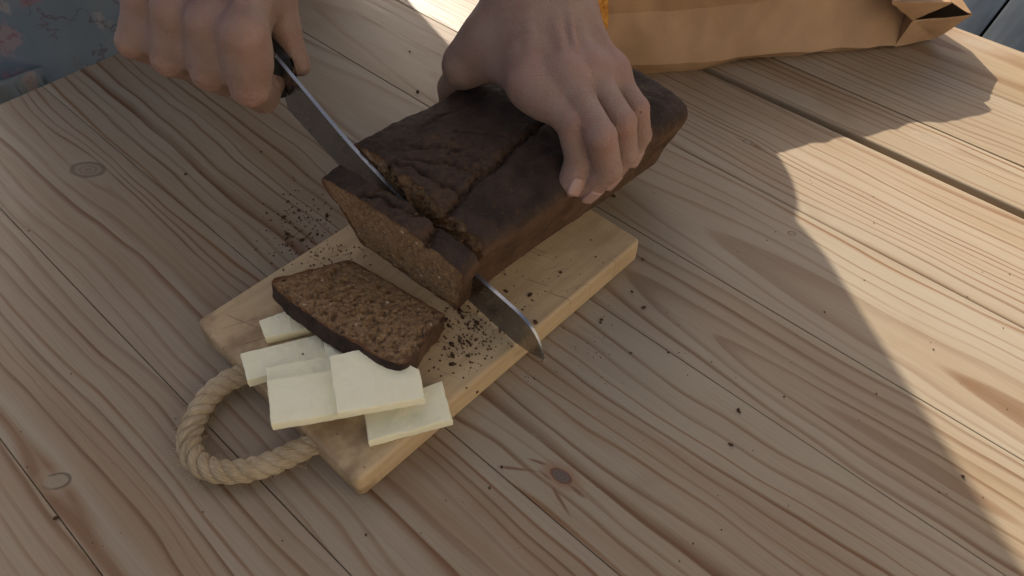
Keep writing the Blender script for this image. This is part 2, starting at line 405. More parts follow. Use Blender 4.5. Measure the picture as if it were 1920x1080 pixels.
for k in range(3):
    a = 2 * math.pi * (k / 3 + turns * np.linspace(0, 1, len(cl)))
    path = cl + (np.cos(a)[:, None] * N0 + np.sin(a)[:, None] * B0) * (RR * 0.50)
    V, Fc = tube(path, RR * 0.545, 14)
    V = np.array(V)
    for i in range(len(V)): V[i] += (V[i] - path[i // 14]) * 0.12 * fbm(V[i], 400, 2)
    me = mesh('rope_strand', V, Fc)
    attr(me, 'tw', np.tile(np.arange(14) / 14 * 2, len(cl)) + np.repeat(np.linspace(0, 9, len(cl)), 14)); attr(me, 'al', np.repeat(np.linspace(0, clen, len(cl)), 14))
    if core_o is None:
        core_o = link('rope_handle', me, rope_mat, board)
    else:
        s_ = link('strand', me, None, core_o); me.materials.append(rope_mat); s_.matrix_parent_inverse = Matrix.Translation(-Vector(board.location)) if False else core_o.matrix_parent_inverse.inverted() @ Matrix.Translation(-Vector(board.location)) if False else Matrix.Identity(4)
bpy.data.objects.remove(rope)
# loose fibres standing out of the rope
V, Fc = [], []
for k in range(420):
    i = random.randrange(5, len(cl) - 5); a = random.uniform(0, 6.28)
    n = math.cos(a) * N0[i] + math.sin(a) * B0[i]
    p0 = cl[i] + n * RR * 0.95; d = (n * random.uniform(.3, 1) + T[i] * random.uniform(-1, 1) + rng.normal(0, .3, 3)); d /= np.linalg.norm(d)
    l = random.uniform(.0012, .004); p1 = p0 + d * l; p2 = p1 + (d + rng.normal(0, .5, 3)) * l * .5
    if min(p1[2], p2[2]) < 0.0004: continue
    v, f = tube([p0, p1, p2], 0.00007, 3, False); b = len(V); V += v; Fc += [tuple(q + b for q in ff) for ff in f]
fz = link('rope_fibres', mesh('rope_fibres', V, Fc), rope_mat, core_o); fz['kind'] = 'stuff'; fz.matrix_parent_inverse = Matrix.Identity(4)

# ------------------------------------------------------------------ bread
LA = R(45); LV = np.array([math.cos(LA), math.sin(LA), 0]); WV = np.array([-math.sin(LA), math.cos(LA), 0])
WC = 0.2640                                           # centre line of the loaf across
def section(M=250):
    P = [(0, 0), (.022, 0), (.040, .0), (.0455, .006), (.0495, .022), (.0555, .039), (.0578, .047), (.0575, .0525), (.0525, .0565), (.034, .0602), (.012, .0622), (0, .0625)]
    P = P + [(-a, b) for a, b in P[::-1][1:-1]]
    n = len(P); out = []
    for s in np.linspace(0, n, 1200, endpoint=False):
        i = int(s); t = s - i; a, b, c_, d = [np.array(P[(i + k) % n], float) for k in (-1, 0, 1, 2)]
        out.append(0.5 * ((2 * b) + (c_ - a) * t + (2 * a - 5 * b + 4 * c_ - d) * t * t + (3 * b - a - 3 * c_ + d) * t ** 3))
    out = np.array(out); cl_ = np.vstack([out, out[:1]])
    d = np.r_[0, np.cumsum(np.linalg.norm(np.diff(cl_, axis=0), axis=1))]
    s = np.linspace(0, d[-1], M, endpoint=False)
    return np.c_[np.interp(s, d, cl_[:, 0]), np.interp(s, d, cl_[:, 1])]
SEC = section()
def crumb_mat_f():
    g = G('rye_crumb', 0.9, 0.15)
    p = g.coord()
    n1 = g.noise(p, 430, 4, 0.6); n2 = g.noise(p, 1100, 3, 0.6); vo = g.voro(p, 520); big = g.noise(p, 60, 2)
    c = g.mix(g.mr(n1, 0.3, 0.72), (0.20, 0.115, 0.055), (0.36, 0.23, 0.12))
    c = g.mix(g.mr(big, 0.35, 0.7) * 0.25, c, (0.20, 0.115, 0.058))
    c = g.mix(g.mr(n2, 0.62, 0.78) * 0.5, c, (0.40, 0.27, 0.15))
    por = g.mr(vo, 0.10, 0.34, 1.0, 0.0) * g.mr(n1, 0.40, 0.55)
    c = g.mix(por * 0.75, c, (0.07, 0.036, 0.018))
    fl = g.voro(g.vec(*[a + (g.noise(p, 150, 1) - 0.5) * 0.002 for a in g.xyz(p)]), 170)
    fc = g.xyz(g.voro(p, 170, out='Color'))[0]
    seed = g.mr(fl, 0.12, 0.2, 1.0, 0.0) * g.mr(fc, 0.90, 0.92)
    c = g.mix(seed * 0.7, c, (0.62, 0.50, 0.36))
    e = g.attr('edge'); c = g.mix(e * 0.8, c, (0.13, 0.05, 0.022))
    g.color(c); g.bump(n1 * 0.7 + n2 * 0.4 - por * 1.0 + seed * 0.4, 0.45, 0.0008)
    return g.mat
def crust_mat_f():
    g = G('rye_crust', 0.75, 0.18)
    p = g.coord()
    n1 = g.noise(p, 55, 5, 0.62); n2 = g.noise(p, 330, 4, 0.6); n3 = g.noise(p, 1100, 2)
    cr_ = g.attr('crack'); sd_ = g.attr('side')
    top = g.mix(g.mr(n1, 0.3, 0.7), (0.029, 0.0180, 0.0128), (0.062, 0.038, 0.0265))
    sid = g.mix(g.mr(n1, 0.3, 0.72), (0.068, 0.037, 0.021), (0.125, 0.069, 0.038))
    c = g.mix(sd_, top, sid)
    c = g.mix(g.mr(n2, 0.56, 0.75) * 0.45, c, (0.15, 0.075, 0.042))
    c = g.mix(g.mr(n3, 0.66, 0.78) * 0.55, c, (0.24, 0.17, 0.11))
    c = g.mix(g.mr(n2, 0.42, 0.28) * 0.6, c, (0.022, 0.014, 0.011))
    c = g.mix(g.mr(cr_, 0.15, 0.7), c, g.mix(g.mr(n2, 0.35, 0.65), (0.030, 0.016, 0.010), (0.105, 0.056, 0.031)))
    c = g.mix(g.attr('torn') * g.mr(n2, 0.35, 0.62), c, (0.115, 0.064, 0.036))
    g.color(c); g.rough(g.mr(n2, 0.3, 0.7, 0.65, 0.9)); g.bump(n1 * 0.5 + n2 * 0.6 + n3 * 0.25, 0.75, 0.0018)
    return g.mat
CRUMB, CRUST = crumb_mat_f(), crust_mat_f()

def pores(P, n, rmax, depth, seed):
    r = np.random.default_rng(seed); mn, mx = P.min(0), P.max(0); h = np.zeros(len(P))
    for i in range(n):
        c = r.uniform(mn, mx); ra = 0.0006 + (rmax - 0.0006) * r.random() ** 2.6
        el = r.uniform(0.6, 1.5); th = r.uniform(0, 3.14); q = P - c
        a = q[:, 0] * math.cos(th) + q[:, 1] * math.sin(th); b = (q[:, 1] * math.cos(th) - q[:, 0] * math.sin(th)) * el
        d = (a * a + b * b) / ra ** 2; m = d < 1.6
        h[m] = np.maximum(h[m], np.clip(1.15 - d[m], 0, 1) ** 0.42 * min(1, ra / 0.0012))
    return h * depth
def top_cracks(l, w, on):
    """depth (0..1) of the cracks that run over the loaf's top"""
    a = np.zeros(len(l))
    wob = np.array([fbm((x * 60, y * 60, 1.3), 1, 3) for x, y in zip(l, w)]); wob2 = np.array([fbm((x * 220, y * 220, 7.3), 1, 3) for x, y in zip(l, w)])
    for (pts, wd, dp) in CRACKS:
        pts = np.array(pts)
        d = np.full(len(l), 9.0)
        for p, q in zip(pts, pts[1:]):
            e = q - p; x = l + wob * .004 - p[0]; y = w + wob * .004 - p[1]
            t = np.clip((x * e[0] + y * e[1]) / (e @ e), 0, 1); d = np.minimum(d, np.hypot(x - t * e[0], y - t * e[1]))
        a = np.maximum(a, dp * sst(1, 0, (d + wob2 * wd * 0.45) / wd))
    return a * on
CRACKS = [
    ([(0.0, -.030), (.012, -.027), (.03, -.021), (.055, -.017), (.085, -.012), (.12, -.010)], .0034, 1.0),
    ([(.0, .022), (.006, .008), (.009, -.006), (.014, -.018), (.016, -.027)], .0026, .7),
    ([(.02, .028), (.028, .014), (.034, .0)], .0020, .5),
    ([(.05, .02), (.058, .006), (.066, -.008)], .0018, .4),
    ([(.035, .036), (.06, .038), (.085, .034)], .0016, .35),
    ([(.008, .018), (.022, .006), (.026, -.010), (.03, -.018)], .0018, .5),
    ([(.135, -.030), (.15, -.040)], .0016, .4),
]
def bread(l0, l1, nl, seed, round_far=False, rag0=0.0, rag1=0.0, cracks=True, capn=42, loff=0.0, sc=1.0):
    """one piece of bread between l0 and l1 along the loaf: returns crust mesh, crumb mesh (local coordinates l, w, z)"""
    M = len(SEC); ls = np.linspace(l0, l1, nl)
    V = np.zeros((nl, M, 3)); crack = np.zeros((nl, M)); side = np.zeros((nl, M)); torn = np.zeros((nl, M))
    cen = np.array([0, 0.031]) * sc
    for i, l in enumerate(ls):
        s = SEC * sc
        if round_far:
            t = max(0, (l - (l1 - 0.013)) / 0.013)
            k = math.sqrt(max(0, 1 - (t * 0.80) ** 2.6)); 
            s = cen + (s - cen) * [0.35 + 0.65 * k, k if True else 1]
            s[:, 1] = np.where(s[:, 1] < 0.031, 0.031 - (0.031 - s[:, 1]) * (0.6 + 0.4 / max(k, .3)), s[:, 1]); s[:, 1] = np.clip(s[:, 1], 0, None)
        up = sst(0.046 * sc, 0.054 * sc, s[:, 1])
        nrm = np.roll(s, -1, 0) - np.roll(s, 1, 0); nrm = np.c_[nrm[:, 1], -nrm[:, 0]]; nrm /= np.linalg.norm(nrm, axis=1)[:, None] + 1e-9
        n1 = np.array([fbm(((l + loff) * 30, a * 30, b * 30 + 3), 1, 4) for a, b in s]); n2 = np.array([fbm(((l + loff) * 170, a * 170, b * 170 + 9), 1, 3) for a, b in s])
        cc = top_cracks(np.full(M, l), s[:, 0], up) if cracks else np.zeros(M)
        amp = np.where(s[:, 1] < 0.002, 0.1, 1.0)
        torn[i] = (up * sst(0.068, 0.040, l) * sst(-.034, -.024, s[:, 0] - l * 0.22) * sst(.034, .018, s[:, 0]) * (0.35 + 0.9 * np.array([max(0, fbm((l * 75, a * 75, 5.5), 1, 3)) for a in s[:, 0]]))) if cracks else 0
        n2 = n2 + torn[i] * 3.2 * np.array([fbm((l * 420, a * 420, 3.1), 1, 2) for a in s[:, 0]])
        s = s + nrm * ((n1 * 0.0016 + n2 * 0.00055) * amp - cc * 0.0048)[:, None]
        s[:, 1] = np.clip(s[:, 1], 0.0, None)
        V[i, :, 0] = l; V[i, :, 1:] = s; crack[i] = cc; side[i] = 1 - up
    # ragged ends
    for i0, rag, sg in ((0, rag0, 1), (nl - 1, rag1, -1)):
        if rag:
            jag = np.array([fbm((a * 140, b * 140, 2.2 + seed), 1, 4) for a, b in V[i0, :, 1:]])
            for q in range(10):
                V[i0 + sg * q, :, 0] += sg * rag * jag * (1 - q / 10)
    F = [(i * M + k, (i + 1) * M + k, (i + 1) * M + (k + 1) % M, i * M + (k + 1) % M) for i in range(nl - 1) for k in range(M)]
    VV = list(V.reshape(-1, 3)); crack = list(crack.ravel()); side = list(side.ravel()); torn = list(torn.ravel())
    if round_far:
        rim = V[-1]; c0 = rim.mean(0); last = (nl - 1) * M
        for r_ in np.linspace(0.9, 0.04, 9):
            b_ = len(VV)
            for p in rim: VV.append(c0 + (p - c0) * r_ + [0.006 * (1 - r_ ** 2) + .001 * fbm(p * 60, 1, 3), 0, 0]); crack.append(0); side.append(.6); torn.append(0)
            F += [(last + k, b_ + k, b_ + (k + 1) % M, last + (k + 1) % M) for k in range(M)]; last = b_
        F.append(tuple(last + k for k in range(M)))
    crust_me = mesh('crust', VV, F); attr(crust_me, 'crack', crack); attr(crust_me, 'side', side); attr(crust_me, 'torn', torn)
    # crumb faces: concentric rings on each cut
    out = []
    for i0, sg, sd_ in ((0, -1, seed), (nl - 1, 1, seed + 50)):
        if round_far and i0 > 0: continue
        rim = V[i0]; c0 = np.array([rim[:, 0].mean(), 0, 0.030 * sc]); n_r = capn
        pts = np.array([c0 + (p - c0) * r_ for r_ in np.linspace(1, 0.01, n_r) for p in rim]); rr = np.repeat(np.linspace(1, 0.01, n_r), M)
        h = np.maximum(pores(pts[:, 1:], 700, 0.0015, 0.0018, sd_), pores(pts[:, 1:], 190, 0.0030, 0.0034, sd_ + 7))
        nz_ = np.array([fbm(p * 160 + sd_, 1, 3) for p in pts]) * 0.00030 + np.array([fbm(p * 620 + sd_, 1, 2) for p in pts]) * 0.00042
        fade = np.clip((1 - rr) / 0.06, 0, 1)
        pts[:, 0] += sg * ((nz_ - h) * fade - 0.0002 * (1 - fade))
        ED = sst(0.90, 1.0, rr + np.array([fbm(p * 90, 1, 2) for p in pts]) * 0.06); CF = []
        for i in range(n_r - 1):
            for k in range(M):
                q = (i * M + k, i * M + (k + 1) % M, (i + 1) * M + (k + 1) % M, (i + 1) * M + k)
                CF.append(q if sg < 0 else q[::-1])
        CF.append(tuple((n_r - 1) * M + k for k in range(M))[::sg])
        me = mesh('crumb', pts, CF); attr(me, 'edge', ED); out.append(me)
    return [crust_me] + out
def place(me_pair, name, M4, label, cat, group=None, far=False):
    t = empty(name, M4.translation, label, cat, group)
    for o in [link('crust', me_pair[0], CRUST, None, True)] + [link('crumb', q, CRUMB, None, True) for q in me_pair[1:]]:
        o.matrix_world = M4; o.parent = t; o.matrix_parent_inverse = Matrix.Translation(-Vector(t.location))
    return t
def unit_(v): v = np.asarray(v, float); return v / np.linalg.norm(v)
def frame(o, ex, ey, ez):
    return Matrix(((ex[0], ey[0], ez[0], o[0]), (ex[1], ey[1], ez[1], o[1]), (ex[2], ey[2], ez[2], o[2]), (0, 0, 0, 1)))
L0 = 0.1832
loaf_l = 0.370 - L0
Z = np.array([0, 0, 1.0])
pr = bread(0, loaf_l, 150, 3, True, 0.0035)
place(pr, 'rye_loaf', frame(LV * L0 + WV * WC + Z * (BT + 0.0002), LV, WV, Z), 'dark rye loaf with a cracked crust, held down on the cutting board', 'bread')
# the slice the knife is freeing: leans away from the loaf
BR, BL_ = LV * 0.1712 + WV * 0.2195 + Z * BT, LV * 0.1635 + WV * 0.2950 + Z * BT
ey = unit_(BL_ - BR); M0 = (BR + BL_) / 2 + Z * 0.0002
ex = np.cross(ey, Z); ex = ex if ex @ LV > 0 else -ex
ln_ = R(10); ex, ez = ex * math.cos(ln_) + Z * math.sin(ln_), Z * math.cos(ln_) - ex * math.sin(ln_)
pr = bread(0, 0.0125, 15, 11, False, 0.0008, 0.0012, capn=72, loff=0.3, sc=0.965)
place(pr, 'bread_slice', frame(M0, ex, ey, ez), 'standing rye slice still pressed against the knife blade', 'bread slice', 'cut slices of rye bread')
# slice lying on the butter, crumb up: crown edge towards lower left
q0 = px(494, 536, 0.0390); q1 = px(736, 694, 0.0455)
exw = q1 - q0; wlen = float(np.linalg.norm(exw)); exw /= wlen
q2 = px(848, 598, 0.030)
ezz = q2 - q1; ezz -= exw * (ezz @ exw); ezz /= np.linalg.norm(ezz)     # crown -> base
nn = np.cross(exw, ezz); nn = nn if nn[2] > 0 else -nn
mid = (q0 + q1) / 2; SLS = 0.89
pr = bread(0, 0.0105, 18, 23, False, 0.0006, 0.0006, capn=92, loff=0.6, sc=SLS, cracks=False)
# local: l = thickness (0 at crumb face up), z = 0 base .. .0625 crown
M4 = frame(mid + ezz * 0.055, -nn, -exw if np.dot(np.cross(-nn, -exw), -ezz) > 0 else exw, -ezz)
print('slice wlen', wlen, 'nn', nn)
place(pr, 'bread_slice', M4, 'rye slice lying crumb side up on the butter slices', 'bread slice', 'cut slices of rye bread')

# ------------------------------------------------------------------ butter
g = G('butter', 0.42, 0.45)
p = g.coord(); n1 = g.noise(p, 90, 4); n2 = g.noise(g.vec(*[a * b for a, b in zip(g.xyz(p), (200, 900, 300))]), 1.0, 3)
g.color(g.mix(g.mr(n1, 0.35, 0.7), (0.95, 0.88, 0.61), (0.93, 0.85, 0.57)))
g.b.inputs['Subsurface Weight'].default_value = 0.08; g.b.inputs['Subsurface Radius'].default_value = (0.006, 0.005, 0.002); g.b.inputs['Subsurface Scale'].default_value = 0.6
g.bump(n1 * 0.4 + n2 * 0.4, 0.35, 0.0006); butter_mat = g.mat
def butter(poly, th, label, seed):
    """poly: (x, y, z) outline of the top face"""
    P = np.array([px(*p) for p in poly]); c = P.mean(0)
    nrm = np.cross(P[1] - P[0], P[-1] - P[0]); nrm /= np.linalg.norm(nrm); nrm = nrm if nrm[2] > 0 else -nrm
    # resample the outline
    cl_ = np.vstack([P, P[:1]]); d = np.r_[0, np.cumsum(np.linalg.norm(np.diff(cl_, axis=0), axis=1))]
    n = 96; s = np.unique(np.r_[np.linspace(0, d[-1], n, endpoint=False), d[:-1], d[:-1] + 0.0004, d[1:] - 0.0004])
    rim = np.c_[[np.interp(s, d, cl_[:, k]) for k in range(3)]].T; n = len(rim)
    out = rim - c; out /= np.linalg.norm(out, axis=1)[:, None]
    rag = np.array([fbm(q * 260 + seed, 1, 3) for q in rim])
    rim = rim + out * (rag * 0.00035)[:, None]
    V, F = [], []
    rows = []
    for r_ in np.linspace(0.03, 0.90, 16): rows.append((r_, 0, 0))
    rows += [(0.96, 0, 0), (0.985, 0.0, 0), (1.0, 0.0005, 0.0), (1.0, th * 0.3, .0002), (1.0, th * 0.6, .0001), (1.0, th - 0.0004, 0), (0.985, th, 0), (0.03, th, 0)]
    for r_, dpt, o_ in rows:
        for k in range(n):
            q = c + (rim[k] - c) * r_ - nrm * dpt + out[k] * o_
            if dpt < th * 0.2: q = q + nrm * (fbm(q * 110 + seed, 1, 3) * 0.00028 + max(0, fbm((q[0] * 500 + q[1] * 120, q[1] * 260, seed), 1, 2)) * 0.0005 * (1 if r_ < .97 else .4))
            V.append(q)
    for i in range(len(rows) - 1):
        for k in range(n): F.append((i * n + k, (i + 1) * n + k, (i + 1) * n + (k + 1) % n, i * n + (k + 1) % n))
    F.append(tuple(range(n))); F.append(tuple((len(rows) - 1) * n + k for k in range(n))[::-1])
    b = empty('x', (c[0], c[1], c[2] - th)) if False else None
    base = np.array([c[0], c[1], c[2] - th])
    o = link('butter_slice', mesh('butter_slice', np.array(V) - base, F), butter_mat, None, True, 50)
    o.location = base
    return tag(o, label, 'butter', 'slices of butter on the cutting board')
butter([(485, 601, .024), (575, 570, .024), (600, 610, .024), (497, 634, .024)], .0058, 'short butter slice furthest left behind the bread slice, half under its crust', 1)
butter([(450, 663, .0245), (596, 627, .0245), (606, 640, .0245), (613, 672, .0245), (463, 714, .0245)], .0062, 'butter slice overhanging the board edge beside the upper end of the rope', 2)
butter([(498, 689, .0305), (650, 660, .0300), (664, 740, .0285), (508, 770, .0290)], .0055, 'butter slice mostly hidden, only its top edge showing above the one covering it', 3)
butter([(500, 712, .0358), (650, 690, .0340), (662, 770, .0340), (508, 796, .0358)], .0060, 'butter slice with a pitted left corner, lowest in the left stack', 4)
butter([(606, 640, .0300), (700, 622, .0300), (716, 690, .0300), (617, 700, .0300)], .0070, 'butter slice tucked under the bread with a sliver showing', 5)
butter([(617, 667, .0405), (690, 652, .0405), (786, 692, .0385), (796, 746, .0380), (632, 774, .0400)], .0062, 'largest butter slice, topmost, under the tip of the bread slice', 6)
butter([(682, 765, .0242), (828, 714, .0242), (848, 786, .0242), (691, 827, .0242)], .0060, 'butter slice nearest the long right edge of the board', 7)

# ------------------------------------------------------------------ knife
g = G('blade_steel', 0.28, 0.5)
x_, y_, z_ = g.xyz(g.coord()); n1 = g.noise(g.vec(x_ * 30, y_, z_ * 2600), 1.0, 2)
g.b.inputs['Metallic'].default_value = 1.0; g.color((0.33, 0.33, 0.335)); sm = g.noise(g.coord(), 45, 4, 0.6); g.rough(g.mr(sm, 0.3, 0.7, 0.20, 0.40))
steel = g.mat
g = G('handle_black', 0.42, 0.4); n1 = g.noise(g.coord(), 300, 3); g.color(g.mix(n1, (0.010, 0.010, 0.010), (0.020, 0.019, 0.018))); g.bump(n1, 0.1, 0.0004); handle_mat = g.mat
g = G('rivet_steel', 0.3); g.b.inputs['Metallic'].default_value = 1; g.color((0.6, 0.6, 0.6)); rivet_mat = g.mat
KL = 0.180
def kp(w, z, l=0.0): return LV * (KL + l) + WV * w + Z * z
knife = empty('bread_knife', kp(0.19, 0.02), 'long steel bread knife with a black riveted handle, slicing through the loaf', 'knife')
sp = [(0.392, .1025), (0.36, .0905), (0.318, .0750), (0.27, .0630), (0.235, .0555), (0.2056, .0500), (0.185, .0485), (0.172, .0470), (0.163, .0430), (0.157, .0355), (0.1535, .0255)]
ed = [(0.392, .0610), (0.36, .0520), (0.318, .0430), (0.27, .0320), (0.235, .0235), (0.2056, .0200), (0.185, .0185), (0.175, .0185), (0.165, .0200), (0.158, .0225), (0.1530, .0245)]
spc = spline([(a, b, 0) for a, b in sp], 120); edc = spline([(a, b, 0) for a, b in ed], 120)
V, F = [], []
nrow = 9
for i in range(120):
    th = 0.0011 * (1 - 0.55 * (i / 119) ** 3)
    for sgn in (1, -1):
        for j in range(nrow):
            t = j / (nrow - 1); w, z, _ = spc[i] * (1 - t) + edc[i] * t
            serr = 0.0
            if j == nrow - 1: z += 0.0007 * abs(math.sin(i * 1.1))
            V.append(kp(w, z, sgn * th * (1 - t ** 1.5) + sgn * 0.00005))
m = nrow * 2
for i in range(119):
    for j in range(nrow - 1):
        a = i * m + j; F.append((a, a + 1, a + m + 1, a + m)); b = i * m + nrow + j; F.append((b, b + m, b + m + 1, b + 1))
    a = i * m; F.append((a, a + m, a + m + nrow, a + nrow)); b = i * m + nrow - 1; F.append((b, b + nrow, b + m + nrow, b + m))
F.append(tuple(range(nrow)) + tuple(range(2 * nrow - 1, nrow - 1, -1))); a = 119 * m
F.append(tuple(range(a + nrow - 1, a - 1, -1)) + tuple(range(a + nrow, a + 2 * nrow)))
bm = bmesh.new(); bm.from_mesh(mesh('b', V, F)); blade = link('blade', bm_mesh(bm, 'blade'), steel, knife, True, 35)
# full tang between two scales
hz = lambda w: .1025 + (w - .392) * 0.30
def hslab(w0, w1, l0, l1, ztop, zbot, bulge):
    V, F = [], []; n = 26
    ring = [(l0, 0), (l0, 1), (l1, 1), (l1, 0)]
    for i in range(n):
        t = i / (n - 1); w = w0 + (w1 - w0) * t
        sw = 1 - bulge * math.sin(t * math.pi * 2.0) * 0.5
        zt, zb = hz(w) + ztop, hz(w) + zbot * sw
        for l, s in ring: V.append(kp(w, zb if s == 0 else zt, l))
    F = [(i * 4 + k, i * 4 + (k + 1) % 4, (i + 1) * 4 + (k + 1) % 4, (i + 1) * 4 + k) for i in range(n - 1) for k in range(4)] + [(3, 2, 1, 0), tuple((n - 1) * 4 + k for k in range(4))]
    bm = bmesh.new(); bm.from_mesh(mesh('h', V, F)); bmesh.ops.recalc_face_normals(bm, faces=bm.faces[:])
    return bm
bm = hslab(.390, .500, -.0010, .0010, .0005, -.0255, .12); link('tang', bm_mesh(bm, 'tang'), steel, knife, True, 35)
for l0, l1 in ((-.0085, -.0011), (.0011, .0085)):
    bm = hslab(.386, .502, l0, l1, -.0002, -.0250, .12)
    out = l0 if l0 < -.005 else l1
    es = [e for e in bm.edges if all(abs((np.array(v.co) @ LV) - KL - out) < 1e-5 for v in e.verts)]
    bmesh.ops.bevel(bm, geom=es, offset=0.0042, segments=4, affect='EDGES', profile=0.5)
    sc = link('handle_scale', bm_mesh(bm, 'handle_scale'), handle_mat, knife, True, 45)
    for w in (.402, .445, .488):
        bm = bmesh.new(); c = kp(w, hz(w) - .012, out); bmesh.ops.create_cone(bm, cap_ends=True, segments=14, radius1=.0032, radius2=.0030, depth=.0008)
        bmesh.ops.transform(bm, matrix=Matrix.Translation(Vector(c)) @ Vector(LV).to_track_quat('Z', 'Y').to_matrix().to_4x4(), verts=bm.verts[:])
        rv = link('rivet', bm_mesh(bm, 'rivet'), rivet_mat, sc, True, 40); rv.matrix_parent_inverse = Matrix.Identity(4)

# ------------------------------------------------------------------ implicit bodies
def nets(vol, org, h):
    """naive surface nets of vol (negative inside)"""
    ins = vol < 0; n = vol.shape
    c = np.zeros((n[0] - 1, n[1] - 1, n[2] - 1), np.int8)
    for i in (0, 1):
        for j in (0, 1):
            for k in (0, 1): c += ins[i:n[0] - 1 + i, j:n[1] - 1 + j, k:n[2] - 1 + k]
    act = (c > 0) & (c < 8); idx = np.full(act.shape, -1, np.int64); ii = np.argwhere(act); idx[act] = np.arange(len(ii))
    acc = np.zeros((len(ii), 3)); cnt = np.zeros(len(ii))
    cor = [(i, j, k) for i in (0, 1) for j in (0, 1) for k in (0, 1)]
    val = {q: vol[ii[:, 0] + q[0], ii[:, 1] + q[1], ii[:, 2] + q[2]] for q in cor}
    for a in cor:
        for ax in range(3):
            if a[ax] == 0:
                b = list(a); b[ax] = 1; b = tuple(b); va, vb = val[a], val[b]; m = (va < 0) != (vb < 0)
                t = va[m] / (va[m] - vb[m]); p = np.zeros((m.sum(), 3)); p[:] = a; p[:, ax] = t; acc[m] += p; cnt[m] += 1
    V = (ii + acc / cnt[:, None]) * h + org
    F = []
    for ax in range(3):
        sl = [slice(1, -1)] * 3; sl[ax] = slice(0, -1); s2 = list(sl); s2[ax] = slice(1, None)
        A = ins[tuple(sl)]; B = ins[tuple(s2)]; e = np.argwhere(A != B); o1 = np.array([1, 1, 1]); o1[ax] = 0; e = e + o1
        sgn = ins[e[:, 0], e[:, 1], e[:, 2]]
        u, v = [(1, 2), (2, 0), (0, 1)][ax]; du = np.zeros(3, int); dv = np.zeros(3, int); du[u] = 1; dv[v] = 1
        g_ = lambda q: idx[q[:, 0], q[:, 1], q[:, 2]]
        quad = np.c_[g_(e - du - dv), g_(e - dv), g_(e), g_(e - du)]
        quad[~sgn] = quad[~sgn][:, ::-1]; F.append(quad)
    F = np.vstack(F); F = F[(F >= 0).all(1)]
    return V, F
class SDF:
    def __init__(s, lo, hi, h):
        s.h = h; s.lo = np.array(lo, float); n = np.ceil((np.array(hi) - lo) / h).astype(int) + 1
        ax = [(lo[k] + np.arange(n[k]) * h).astype(np.float32) for k in range(3)]
        s.X, s.Y, s.Z = np.meshgrid(*ax, indexing='ij')
    def cone(s, a, b, r1, r2, flat=None):
        a = np.asarray(a, np.float32); b = np.asarray(b, np.float32); e = b - a; L = float(e @ e) + 1e-12
        x, y, z = s.X - a[0], s.Y - a[1], s.Z - a[2]
        t = np.clip((x * e[0] + y * e[1] + z * e[2]) / L, 0, 1)
        x -= t * e[0]; y -= t * e[1]; z -= t * e[2]
        if flat is not None:                        # squash along a direction: (dir, factor)
            d, k = np.asarray(flat[0], np.float32), flat[1]; d = d / np.linalg.norm(d); q = (x * d[0] + y * d[1] + z * d[2]) * (k - 1)
            x += q * d[0]; y += q * d[1]; z += q * d[2]
        return np.sqrt(x * x + y * y + z * z) - (r1 + (r2 - r1) * t)
    def ell(s, c, r, M3=None):
        x, y, z = s.X - c[0], s.Y - c[1], s.Z - c[2]
        if M3 is not None: x, y, z = [M3[k][0] * x + M3[k][1] * y + M3[k][2] * z for k in range(3)]
        q = np.sqrt((x / r[0]) ** 2 + (y / r[1]) ** 2 + (z / r[2]) ** 2); return (q - 1) * min(r)
def smin(a, b, k):
    h = np.clip(k - np.abs(a - b), 0, None) / k; return np.minimum(a, b) - h * h * k * 0.25
def smax(a, b, k): return -smin(-a, -b, k)
def unit(v): v = np.asarray(v, float); return v / np.linalg.norm(v)

